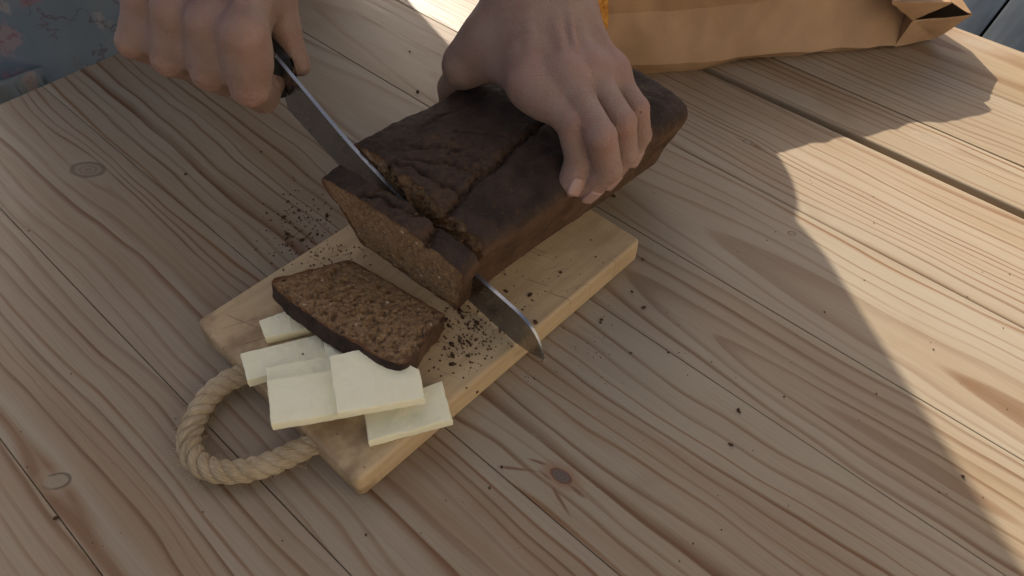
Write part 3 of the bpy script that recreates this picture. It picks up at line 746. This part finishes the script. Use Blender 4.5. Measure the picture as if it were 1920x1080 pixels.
def build_hand(fingers, thumb, wrist, elbow, palm_n, h=0.0013, fr=None, tend=True, wr=(0.026, 0.018), fill=False):
    """fingers: list of [MCP, PIP, DIP, tip]; returns verts, faces, redness"""
    fore = wrist + unit(elbow - wrist) * 0.11
    allp = np.array([p for f in fingers for p in f] + list(thumb) + [wrist, fore])
    lo, hi = allp.min(0) - 0.034, allp.max(0) + 0.034
    s = SDF(lo, hi, h)
    palm_n = unit(palm_n)                              # out of the back of the hand
    side = unit(fingers[0][0] - fingers[3][0])
    # palm: cones from the wrist to each knuckle, flattened along the normal
    palm = None
    wpos = [wrist + side * q for q in (0.013, 0.004, -0.005, -0.013)]
    for f, wp in zip(fingers, wpos):
        d = s.cone(wp - palm_n * 0.003, f[0] - palm_n * 0.0045, 0.0135, 0.0100)
        palm = d if palm is None else smin(palm, d, 0.016)
    # web of skin between the knuckles
    for a, b in zip(fingers, fingers[1:]):
        d = s.cone(a[0] * .78 + a[1] * .22 - palm_n * .005, b[0] * .78 + b[1] * .22 - palm_n * .005, 0.0062, 0.0062); palm = smin(palm, d, 0.009)
    # forearm, flat at the wrist
    d = s.cone(wrist, fore, wr[0], 0.033, (palm_n, wr[0] / wr[1])); palm = smin(palm, d, 0.022)
    # thumb
    tr = (0.0155, 0.0120, 0.0098, 0.0080) if not fill else (0.0150, 0.0112, 0.0090, 0.0070)
    th = None
    for i in range(3):
        d = s.cone(thumb[i], thumb[i + 1], tr[i], tr[i + 1]); th = d if th is None else smin(th, d, 0.005)
    d = s.cone(wrist + side * 0.012 - palm_n * .004, thumb[0], 0.017, 0.0150); th = smin(th, d, 0.014)
    d = s.cone(thumb[1], fingers[0][0] * 0.62 + wrist * 0.38 - palm_n * 0.007, 0.0085, 0.0105); webt = d
    d = s.cone(thumb[0] * .55 + thumb[1] * .45, fingers[0][0] * .6 + fingers[0][1] * .4 - palm_n * .004, 0.0085, 0.0085); webt = smin(webt, d, .016)
    body = smin(palm, th, 0.016); body = smin(body, webt, 0.014)
    fr = fr or [(0.0095, 0.0089, 0.0086, 0.0076), (0.0096, 0.0089, 0.0086, 0.0076), (0.0091, 0.0085, 0.0081, 0.0072), (0.0082, 0.0077, 0.0073, 0.0064)]
    fs = None; red = []
    for f, r in zip(fingers, fr):
        d = s.cone(f[0] - palm_n * 0.002, f[1], r[0], r[1] * .97)
        d = smin(d, s.cone(f[1], f[2], r[1], r[2]), 0.0012)
        d = smin(d, s.cone(f[2], f[3], r[2], r[3]), 0.0012)
        # knuckle pads on the back of the finger
        ax = unit(f[2] - f[0]); out = unit(f[1] - (f[0] + f[2]) / 2)
        d = smin(d, s.ell(f[1] + out * (r[1] * 0.26), (r[1] * .78,) * 3), 0.0025) if not fill else d
        d = smin(d, s.ell(f[2] + unit(f[2] - (f[1] + f[3]) / 2) * (r[2] * 0.22), (r[2] * .80,) * 3), 0.002)
        fs = d if fs is None else smin(fs, d, 0.0045 if fill else 0.0008)
        red += [(f[1] + out * r[1], 0.010, .55), (f[2], 0.008, .25), (f[3], 0.010, .6), (f[0] + palm_n * .006, 0.014, .5)]
    # soft blend only near the knuckles
    body = smin(body, fs, 0.0075)
    if tend:
        for f, wp in zip(fingers, wpos):
            body = smin(body, s.ell(f[0] + palm_n * 0.0016, (0.0075, 0.0075, 0.0060)), 0.009)
            body = smin(body, s.cone(f[0] + palm_n * 0.0054, wp * .72 + f[0] * .28 + palm_n * 0.0098, 0.0026, 0.0020), 0.0046)
        for pth in ((0.85, .25, .9, .55), (.55, .62, .85, .40)):
            a = fingers[1][0] * pth[0] + wrist * (1 - pth[0]); b = wrist * pth[2] + fingers[3][0] * (1 - pth[2])
            body = smin(body, s.cone(a + palm_n * .0085 - side * .006, b + palm_n * .0155 - side * .004, .0016, .0016), 0.0035)
    if fill:                                           # closed fist: the fingers press together over the palm
        for a, b in zip(fingers, fingers[1:]):
            body = smin(body, s.cone((a[0] + a[1]) / 2 - palm_n * .006, (b[0] + b[1]) / 2 - palm_n * .006, .0095, .0095), .006)
            body = smin(body, s.cone(a[1] * .75 + a[0] * .25 - palm_n * .006, b[1] * .75 + b[0] * .25 - palm_n * .006, .0075, .0075), .004)
            body = smin(body, s.cone((a[1] + a[2]) / 2 + (a[0] - a[1]) * .12, (b[1] + b[2]) / 2 + (b[0] - b[1]) * .12, .0070, .0070), .004)
    # skin folds over the finger joints
    for f, r in zip(fingers, fr):
        out = unit(f[1] - (f[0] + f[2]) / 2); ax = unit(f[1] - f[0]); sd_ = unit(np.cross(ax, out))
        for o_ in (-0.0036, -0.0012, 0.0014):
            c = f[1] + out * (r[1] * 1.06) + ax * o_; body = smax(body, -s.cone(c - sd_ * .0045, c + sd_ * .0045, .00045, .00045), 0.0012)
    V, F = nets(body, s.lo, h)
    rd = np.zeros(len(V))
    for c, ra, w_ in red: rd = np.maximum(rd, w_ * np.exp(-((V - c) ** 2).sum(1) / ra ** 2))
    return V, F, rd, body, s

g = G('skin', 0.5, 0.4)
p = g.coord(); n1 = g.noise(p, 70, 4, 0.6); n2 = g.noise(p, 900, 3, 0.6); vo = g.voro(p, 1500, 'F1'); n3 = g.noise(p, 28, 2)
rd = g.attr('red')
c = g.mix(g.mr(n1, 0.3, 0.7), (0.325, 0.212, 0.155), (0.29, 0.168, 0.118))
c = g.mix(g.mr(n3, 0.5, 0.7) * 0.35, c, (0.29, 0.195, 0.158))
c = g.mix(rd * 0.75, c, (0.35, 0.155, 0.11)); c = g.mix(g.mr(n2, 0.55, 0.75) * 0.18, c, (0.38, 0.18, 0.13))
g.color(c); g.rough(g.mr(n2, 0.3, 0.7, 0.42, 0.58)); ve = g.voro(p, 620, 'DISTANCE_TO_EDGE'); g.bump(g.mr(ve, 0.0, 0.25) * 0.8 + n2 * 0.5 + n1 * 0.8, 0.5, 0.0006)
g.b.inputs['Subsurface Weight'].default_value = 0.12; g.b.inputs['Subsurface Radius'].default_value = (0.008, 0.003, 0.0015); g.b.inputs['Subsurface Scale'].default_value = 0.5
skin = g.mat
g = G('nail', 0.32, 0.5); g.color((0.39, 0.235, 0.185)); nail_mat = g.mat

# left hand, spread over the loaf
LF = [[px(992, 150, .112), px(1073, 234, .103), px(1087, 298, .084), px(1069, 345, .0715)],
      [px(1060, 138, .116), px(1127, 256, .104), px(1138, 316, .082), px(1102, 355, .066)],
      [px(1106, 128, .113), px(1166, 229, .100), px(1170, 287, .078), px(1138, 333, .062)],
      [px(1146, 128, .107), px(1193, 203, .094), px(1199, 252, .075), px(1183, 293, .060)]]
LW = px(1018, -18, .132)
LTH = [px(925, 66, .110), px(872, 122, .090), px(850, 165, .062), px(843, 205, .042)]
LEL = np.array([0.016, 0.735, 0.212])
ln = np.cross(LF[0][0] - LF[3][0], LW - LF[1][0]); ln = ln if ln[2] > 0 else -ln
hv, hf, hr, lbody, ls_ = build_hand(LF, LTH, LW, LEL, ln)
# right hand, closed round the handle
def kq(w, z, l): return kp(w, z, l - KL)
RF = [[kq(.361, .142, .151), kq(.364, .108, .148), kq(.382, .086, .161), kq(.396, .086, .178)],
      [kq(.385, .142, .144), kq(.391, .109, .138), kq(.408, .089, .152), kq(.419, .089, .171)],
      [kq(.411, .142, .137), kq(.418, .110, .127), kq(.433, .091, .142), kq(.441, .091, .163)],
      [kq(.440, .139, .132), kq(.445, .112, .118), kq(.455, .094, .132), kq(.460, .094, .152)]]
RW = kq(.445, .168, .203)
RTH = [kq(.432, .136, .204), kq(.416, .124, .200), kq(.404, .110, .1965), kq(.391, .089, .1945)]
REL = np.array([-0.50, 0.575, 0.275])
rn = np.cross(RF[0][0] - RF[3][0], RW - RF[1][0]); rn = rn if rn[2] > 0 else -rn
gv, gf, gr, rbody, rs_ = build_hand(RF, RTH, RW, REL, rn, fr=[tuple(q * 1.06 for q in t) for t in ((0.0108, 0.0110, 0.0094, 0.0078), (0.0108, 0.0106, 0.0094, 0.0078), (0.0106, 0.0102, 0.0088, 0.0074), (0.0100, 0.0094, 0.0080, 0.0068))], fill=True)

# the rest of the body stands at the end of the table
BODY_F = np.array([0.757, -0.653, 0]); BODY_S = np.array([0.653, 0.757, 0])    # facing, towards the person's left
HIP = np.array([-0.435, 0.785, 0.12]); CHEST = HIP + BODY_F * 0.10 + BODY_S * 0.075 + Z * 0.30; NECK = CHEST + BODY_F * 0.05 + BODY_S * .03 + Z * 0.20
HEAD = NECK + BODY_F * 0.06 + Z * 0.14
SHL = CHEST + BODY_S * 0.155 + Z * 0.12 + BODY_F * 0.03; SHR = CHEST - BODY_S * 0.205 + Z * 0.12 + BODY_F * 0.03
LELB = LEL; RELB = REL
s = SDF((-0.95, 0.25, -0.76), (0.25, 1.25, 0.96), 0.012)
b = s.cone(HIP, CHEST, 0.135, 0.140, (BODY_F, 1.35)); b = smin(b, s.cone(CHEST, CHEST + Z * .12, 0.15, 0.12, (BODY_F, 1.45)), 0.08)
b = smin(b, s.cone(SHL, SHR, 0.06, 0.06), 0.06); b = smin(b, s.cone(NECK - Z * .05, HEAD - Z * .04, 0.055, 0.052), 0.04)
b = smin(b, s.ell(HEAD, (0.078, 0.09, 0.115)), 0.03)
face = HEAD + BODY_F * 0.085 - Z * .02
b = smin(b, s.cone(face + Z * .025, face - Z * .01 + BODY_F * .014, .010, .014), .012)                  # nose
for q in (-1, 1):
    b = smax(b, -s.ell(HEAD + BODY_F * .085 + BODY_S * (q * .032) + Z * .012, (.016, .016, .012)), .012)  # eye sockets
    b = smin(b, s.ell(HEAD + BODY_S * (q * .082) - Z * .005, (.014, .014, .03)), .01)                     # ears
b = smin(b, s.cone(face - Z * .05 - BODY_S * .02, face - Z * .05 + BODY_S * .02, .008, .008), .01)
for sh, el, wrs in ((SHL, LELB, LW), (SHR, RELB, RW)):
    b = smin(b, s.cone(sh, el, 0.050, 0.040), 0.03); b = smin(b, s.cone(el, wrs + unit(el - wrs) * 0.085, 0.040, 0.0325), 0.03)
for q in (-1, 1):
    hp = HIP + BODY_S * (q * .085) - Z * .02; kn = np.array([hp[0], hp[1], -0.27]) + BODY_F * .02; an = np.array([hp[0], hp[1], -0.67])
    b = smin(b, s.cone(hp, kn, 0.085, 0.055), .05); b = smin(b, s.cone(kn, an, 0.052, 0.036), .03)
    b = smin(b, s.cone(an - Z * .04, an - Z * .045 + BODY_F * .15, .032, .024), .03)
bv, bf = nets(b, s.lo, s.h)
V = np.vstack([hv, gv, bv]); F = np.vstack([hf, gf + len(hv), bf + len(hv) + len(gv)])
person = link('person', mesh('person', V, F), skin, None, True)
attr(person.data, 'red', np.r_[hr, gr, np.zeros(len(bv))])
tag(person, 'person in a pale blue floral dress slicing bread with both bare hands', 'person')
# fingernails
def nail(tip, dip, out, r):
    ax = unit(tip - dip); out = unit(out - ax * (out @ ax)); sd_ = np.cross(ax, out)
    V, F = [], []
    for i in range(9):
        t = i / 8; d = -0.0058 + t * 0.0108
        for k in range(9):
            a = (k / 8 - .5) * 1.75 * (1 - 0.16 * abs(2 * t - 1) ** 3)
            V.append(tip + ax * d + sd_ * (math.sin(a) * (r + .0002)) + out * (math.cos(a) * (r + .0003) - 0.0011 * t * t))
    F = [(i * 9 + k, i * 9 + k + 1, i * 9 + k + 10, i * 9 + k + 9) for i in range(8) for k in range(8)]
    o = link('fingernail', mesh('fingernail', V, F), nail_mat, None, True)
    m = o.modifiers.new('t', 'SOLIDIFY'); m.thickness = .0007; m.offset = 0
    o.parent = person
for f, r in zip(LF, (.0076, .0076, .0072, .0064)): nail(f[3], f[2], -WV + LV * 0.0 + Z * .30, r)
# hair
g = G('hair', 0.45); n1 = g.noise(g.vec(*[a * b_ for a, b_ in zip(g.xyz(g.coord()), (300, 300, 18))]), 1.0, 3); g.color(g.mix(n1, (0.06, 0.035, 0.02), (0.16, 0.10, 0.055))); g.bump(n1, .6, .003); hair_mat = g.mat
s = SDF(HEAD - .22, HEAD + .22, 0.008)
d = s.ell(HEAD - BODY_F * .018 + Z * .018, (.094, .10, .12)); d = smax(d, -s.ell(HEAD + BODY_F * .085 - Z * .03, (.07, .07, .085)), .02)
d = smin(d, s.cone(HEAD - BODY_F * .09, HEAD - BODY_F * .10 - Z * .16, .05, .03), .03)
hvv, hff = nets(d, s.lo, s.h); o = link('hair', mesh('hair', hvv, hff), hair_mat, None, True); o.parent = person

# dress
g = G('floral_cotton', 0.8, 0.2)
p = g.coord(); x_, y_, z_ = g.xyz(p)
q = g.vec(x_ * 0.653 + y_ * 0.757, z_ * 1.0, x_ * 0.757 - y_ * 0.653)
wq = g.vec(*[a + (g.noise(p, 38, 2) - 0.5) * 0.03 for a in g.xyz(q)])
fl = g.voro(wq, 30); fcol = g.xyz(g.voro(wq, 30, out='Color'))
pet = g.noise(q, 130, 3, 0.6)
blob = g.mr(fl + (pet - 0.5) * 0.55, 0.30, 0.46, 1.0, 0.0) * g.mr(fcol[0], 0.34, 0.38)
c = g.mix(g.mr(g.noise(p, 9, 2), 0.35, 0.65), (0.150, 0.182, 0.205), (0.205, 0.228, 0.235))
c = g.mix(blob * 0.8, c, g.mix(g.mr(fcol[1], 0.4, 0.6), (0.26, 0.125, 0.135), (0.31, 0.28, 0.26)))
st = g.mr(g.m('ABSOLUTE', g.noise(wq, 34, 3, 0.6) - 0.5), 0.006, 0.03, 1.0, 0.0) * g.mr(g.noise(q, 11, 1), 0.48, 0.58)
c = g.mix(st * 0.7, c, (0.12, 0.09, 0.10))
dots = blob * g.mr(pet, 0.56, 0.62); c = g.mix(dots * 0.6, c, (0.20, 0.07, 0.09))
g.color(c); wv = g.noise(p, 1800, 2); g.bump(wv + g.noise(p, 60, 3) * 2, .25, .001); dress_mat = g.mat
s = SDF((-0.95, 0.30, -0.42), (0.12, 1.28, 0.64), 0.0085)
d = s.cone(HIP + BODY_S * .035, CHEST + BODY_S * .01, 0.208, 0.175, (BODY_F, 1.36)); d = smin(d, s.cone(CHEST, CHEST + Z * .10, 0.165, 0.13, (BODY_F, 1.4)), 0.08)
d = smin(d, s.cone(SHL, SHR, 0.068, 0.068), 0.05)
for sh, el in ((SHL, LELB), (SHR, RELB)): d = smin(d, s.cone(sh, sh + (el - sh) * 0.66, 0.095, 0.056), 0.03)
sk0 = HIP - Z * .02; sk1 = HIP - Z * .50
d = smin(d, s.cone(sk0 + BODY_S * .03, sk1, 0.205, 0.275, (BODY_F, 1.28)), 0.05)
ang = np.arctan2((s.X - HIP[0]) * BODY_S[0] + (s.Y - HIP[1]) * BODY_S[1], (s.X - HIP[0]) * BODY_F[0] + (s.Y - HIP[1]) * BODY_F[1])
fold = np.sin(ang * 13 + np.sin(s.Z * 9) * .9) * 0.5 + np.sin(ang * 29 + s.Z * 6) * 0.22
amp = np.clip((0.14 - s.Z) / 0.4, 0, 1) * 0.020
d = d - fold * amp
d = smax(d, -s.cone(NECK - Z * .02, NECK + Z * .2, .085, .085), .01)
dv_, df_ = nets(d, s.lo, s.h); o = link('dress', mesh('dress', dv_, df_), dress_mat, None, True); o.parent = person
# ruffle that falls along the front of the skirt
V, F = [], []
rc = px(20, 150, -0.02); 
for i in range(90):
    t = i / 89; c = px(-60 + 340 * t, 215 - 125 * t, -0.05) - BODY_F * 0.012
    for k in range(8):
        s_ = k / 7; w = 0.010 * math.sin(t * 46 + s_ * 1.1) * s_ + 0.006 * math.sin(t * 90 + 1) * s_
        V.append(c + BODY_F * (w - .004 * s_) + Z * (0.012 - s_ * 0.05) + BODY_S * (0.006 * math.cos(t * 46) * s_))
for i in range(89):
    for k in range(7): F.append((i * 8 + k, i * 8 + k + 1, (i + 1) * 8 + k + 1, (i + 1) * 8 + k))
o = link('ruffle', mesh('ruffle', V, F), dress_mat, None, True); o.parent = person
m = o.modifiers.new('t', 'SOLIDIFY'); m.thickness = .0008

# ------------------------------------------------------------------ paper bag
g = G('kraft_paper', 0.75, 0.25)
p = g.coord(); n1 = g.noise(p, 26, 4, 0.6); n2 = g.noise(g.vec(*[a * b_ for a, b_ in zip(g.xyz(p), (500, 500, 40))]), 1.0, 3); n3 = g.noise(p, 9, 2)
c = g.mix(g.mr(n1, 0.3, 0.7), (0.38, 0.235, 0.125), (0.325, 0.192, 0.096)); c = g.mix(g.mr(n2, .5, .75) * .25, c, (0.34, 0.18, 0.085)); c = g.mix(g.mr(n3, .35, .65) * .3, c, (0.56, 0.36, 0.20))
g.color(c); g.bump(n1 + n2 * .3, .25, .0015)
g.b.inputs['Transmission Weight'].default_value = 0.0
kraft = g.mat
def facets(name, pts, faces, mat, sub=5, amp=0.0016, f=38, parent=None, thick=.0004):
    bm = bmesh.new(); vs_ = [bm.verts.new(tuple(map(float, p))) for p in pts]
    for f_ in faces: bm.faces.new([vs_[i] for i in f_])
    bmesh.ops.triangulate(bm, faces=bm.faces[:])
    for k in range(sub): bmesh.ops.subdivide_edges(bm, edges=[e for e in bm.edges if e.calc_length() > 0.006], cuts=1, use_grid_fill=True); bmesh.ops.triangulate(bm, faces=[q for q in bm.faces if len(q.verts) > 3])
    bm.normal_update()
    for v in bm.verts:
        r_ = mnoise.noise(v.co * f) + .9 * (1 - 2.4 * abs(mnoise.noise(v.co * f * 1.2 + Vector((3, 1, 7))))) + .5 * abs(mnoise.noise(v.co * f * 2.6))
        v.co += v.normal * (r_ * amp)
    o = link(name, bm_mesh(bm, name), mat, parent, True, 22)
    m = o.modifiers.new('t', 'SOLIDIFY'); m.thickness = thick; m.offset = -1
    return o
b0, b1 = px(1265, 136, 0), px(1690, 88, 0.0)
ba = unit(b1 - b0); bn = np.array([-ba[1], ba[0], 0])
bag = empty('paper_bag', (*(px(1450, 60, 0))[:2], 0), 'brown kraft paper bag lying on the table with its open end to the right', 'paper bag')
def bp(a, depth, z): return b0 + ba * a + bn * depth + Z * z
Lb = float((b1 - b0) @ ba)
x0 = -0.135
aa = [x0, -0.07, 0.0, 0.05, 0.10, Lb * .8, Lb]
rows = [  # (depth, z) creases going up the front, over the top, down the back
    lambda a, t: (0.004, 0.0008), lambda a, t: (-0.0045 + 0.002 * t, 0.018 - 0.013 * t), lambda a, t: (0.016, 0.052 - 0.006 * t), lambda a, t: (0.011, 0.092 - .017 * t), lambda a, t: (0.055, 0.098 - .030 * t), lambda a, t: (0.115, 0.075), lambda a, t: (0.128, 0.02), lambda a, t: (0.125, 0.0008)]
P, Fq = [], []
for i, a in enumerate(aa):
    t = (a - x0) / (Lb - x0)
    for r_ in rows:
        dp, zz = r_(a, t); P.append(bp(a, dp + 0.001 * math.sin(i * 2.1), max(0.0008, zz + 0.0012 * math.sin(i * 1.7 + dp * 40))))
nr = len(rows)
for i in range(len(aa) - 1):
    for k in range(nr - 1): Fq.append((i * nr + k, (i + 1) * nr + k, (i + 1) * nr + k + 1, i * nr + k + 1))
    Fq.append((i * nr + nr - 1, (i + 1) * nr + nr - 1, (i + 1) * nr, i * nr))
facets('bag_body', P, Fq, kraft, 6, 0.0022, 24, bag)
# the mouth: side folded in to an X, lips spread open
e = (len(aa) - 1) * nr
E0 = [P[e + k] for k in range(nr)]
X = px(1712, 38, .030); Q1 = px(1677, 87, .0035); Q3 = px(1752, 73, .003); Q4 = px(1824, 27, .034); Q5 = px(1786, 4, .0485); Q6 = px(1672, 6, .056)
Qb = Q4 + bn * 0.06 + Z * .012; Qc = Q5 + bn * .05
pts = [E0[0], E0[1], E0[2], E0[3], Q1, X, Q3, Q4, Q5, Q6, Qb, Qc, E0[4], E0[5], E0[6], E0[7], Q3 + bn * .09]
facets('bag_mouth', pts, [(0, 4, 1), (1, 4, 2), (2, 4, 5), (4, 6, 5), (5, 6, 7), (2, 5, 9, 3), (5, 8, 9), (3, 9, 12), (9, 8, 11, 12), (12, 11, 13), (11, 10, 13), (13, 10, 14), (14, 10, 16, 15), (6, 16, 10, 7), (0, 15, 16, 6, 4), (7, 8, 11, 10)], kraft, 5, 0.0008, 40, bag)

# ------------------------------------------------------------------ orange roll behind the wrist
g = G('orange_crust', .8, .2); p = g.coord(); n1 = g.noise(p, 300, 4, .65); n2 = g.noise(p, 110, 3)
g.color(g.mix(g.mr(n1, .35, .7), (0.40, 0.15, 0.022), (0.66, 0.31, 0.06))); g.bump(n1 + n2, .9, .002); orange = g.mat
r0, r1 = px(1084, 160, 0.004), px(1116, -4, 0.080)
bm = bmesh.new(); bmesh.ops.create_icosphere(bm, subdivisions=5, radius=1)
hl = float(np.linalg.norm(r1 - r0)) / 2; ra = Vector(unit_(r1 - r0)); rq = ra.to_track_quat('Z', 'Y').to_matrix()
for v in bm.verts:
    q = np.array(v.co); k = 1 + .10 * fbm(q * 2.2, 1, 3) + .04 * fbm(q * 14, 1, 2)
    w_ = 0.0075 + 0.0065 * sst(-0.6, 0.5, q[2]); p3 = Vector((q[0] * w_ * k, q[1] * w_ * k, math.copysign(abs(q[2]) ** .8, q[2]) * (hl + .008) * k)); p3 = rq @ p3 + Vector((r0 + r1) / 2); p3.z = max(p3.z, 0.0005); v.co = p3 - Vector((r0[0], r0[1], 0))
o = link('crumbly_roll', bm_mesh(bm, 'crumbly_roll'), orange, None, True); o.location = (r0[0], r0[1], 0)
tag(o, 'small orange crumbly roll peeking out behind the wrist in front of the paper bag', 'roll')

# ------------------------------------------------------------------ crumbs
def lump(r, seed, sq=0.6, sub=2):
    bm = bmesh.new(); bmesh.ops.create_icosphere(bm, subdivisions=sub, radius=1)
    for v in bm.verts:
        q = np.array(v.co); k = r * (1 + .65 * fbm(q * 1.3 + seed, 1, 2) + .5 * fbm(q * 3.3 + seed, 1, 2)); v.co = Vector((q[0] * k, q[1] * k * .8, max(q[2] * k * sq, -r * .45)))
    zmin = min(v.co.z for v in bm.verts)
    for v in bm.verts: v.co.z -= zmin
    return bm_mesh(bm, 'bread_crumb')
g = G('crumb_dark', .85, .2); n1 = g.noise(g.coord(), 700, 3); g.color(g.mix(n1, (0.06, 0.031, 0.016), (0.18, 0.098, 0.052))); g.bump(n1, .8, .001); crumb_dark = g.mat
lumps = [lump(1.0, s_) for s_ in range(6)]
for q in lumps: q.materials.append(crumb_dark)
def inside_board(p):
    d = p - bo; return abs(d @ bx) < BL / 2 - .003 and abs(d @ by) < BW / 2 - .003
def big(x, y, r, z, label, group):
    o = link('bread_crumb', random.choice(lumps), None, None, True); c = px(x, y, z); o.location = (c[0], c[1], z); r *= .72; o.scale = (r * random.uniform(.8, 1.3), r * random.uniform(.7, 1.1), r * random.uniform(.6, 1.0)); o.rotation_euler.z = random.uniform(0, 6)
    tag(o, label, 'crumb', group)
TBL = [(1150, 368, 2.4), (1207, 577, 1.7), (1185, 547, 1.3), (1385, 771, 1.6), (1370, 834, 1.6), (1805, 894, 1.5), (1470, 744, 1.1), (1253, 661, 1.1), (1546, 585, .9), (105, 972, 1.6), (1183, 662, 1.0), (490, 285, 1.1), (348, 327, 1.2), (1750, 655, .8), (783, 172, 1.9), (768, 97, 1.2), (941, 876, 1.3), (918, 915, 1.0), (686, 1003, 1.0), (1205, 487, 1.5), (1051, 511, 1.4), (540, 378, 1.4), (532, 408, 2.2), (560, 395, 1.4), (613, 405, 2.3), (538, 440, 2.2), (568, 450, 1.8), (595, 440, 1.4), (548, 460, 1.2), (500, 400, 1.2), (1128, 600, 1.6), (1126, 605, 1.0)]
for (x, y, r) in TBL:
    p0 = px(x, y, BT)
    if inside_board(p0): big(x, y, r * .001, BT, 'dark rye crumb at the left edge of the cutting board beside the standing slice', 'larger rye crumbs at the left board edge')
    else:
        w_ = 'in the spill of crumbs left of the standing slice' if 470 < x < 640 and 340 < y < 470 else 'on the bare planks at the upper left' if x < 640 and y < 340 else 'on the shaded planks right of the long board edge' if x > 1000 and y < 700 else 'between the right hand and the loaf' if y < 300 else 'on the planks at the lower right' if x > 1000 else 'on the planks below the cutting board'
        big(x, y, r * .001, 0.0002, 'dark rye crumb ' + w_, 'larger rye crumbs ' + w_)
for (x, y, r) in [(847, 646, 2.2), (862, 640, 1.6), (878, 642, 2.0), (849, 668, 2.4), (878, 668, 1.6), (848, 684, 2.2), (893, 605, 2.0), (905, 577, 2.6), (948, 546, 1.5), (994, 553, 2.0), (1004, 605, 2.2), (868, 596, 1.8), (862, 585, 2.4), (980, 581, 1.0), (1117, 482, 1.0), (1108, 450, .9), (920, 602, 1.2), (850, 700, 1.0), (895, 735, 1.1), (875, 728, 1.0), (938, 622, 1.1), (960, 650, .9), (880, 617, 1.2), (835, 600, 2.2), (842, 612, 2.0)]:
    w_ = 'on the board between the lying slice and the blade' if x < 915 else 'on the board towards its far right end' if x > 1050 else 'on the board close to the blade'
    big(x, y, r * .001, BT, 'dark rye crumb ' + w_, 'larger rye crumbs ' + w_)
big(568, 664, .0008, .0247, 'single dark rye crumb on top of a butter slice', None)
V, F = [], []
base_v = [np.array(v.co) for v in lump(1.0, 9, .7, 1).vertices]; base_f = [tuple(q.vertices) for q in lump(1.0, 9, .7, 1).polygons]
def fine(x, y, r):
    p0 = px(x, y, BT); z = BT if inside_board(p0) else 0.0
    if z == 0: p0 = px(x, y, 0)
    a = random.uniform(0, 6.28); ca, sa = math.cos(a), math.sin(a); b_ = len(V)
    for v in base_v: V.append((p0[0] + r * (v[0] * ca - v[1] * sa), p0[1] + r * (v[0] * sa + v[1] * ca), z + r * v[2]))
    F.extend(tuple(i + b_ for i in f_) for f_ in base_f)
for k in range(190): fine(random.gauss(560, 42), random.gauss(425, 36), random.uniform(.0002, .0008))
for k in range(300): fine(random.gauss(880, 40), random.gauss(625, 40), random.uniform(.0002, .0008))
for k in range(120): fine(random.gauss(620, 50), random.gauss(480, 24), random.uniform(.0002, .0007))
for k in range(90): fine(random.uniform(900, 1150), random.uniform(480, 720), random.uniform(.0002, .0005))
for k in range(130): fine(random.uniform(0, 1900), random.uniform(250, 1080), random.uniform(.0002, .0005))
o = link('fine_crumbs', mesh('fine_crumbs', V, F), crumb_dark, None, True); tag(o, 'fine dark bread crumbs scattered over the board and the table', 'crumbs', None, 'stuff')
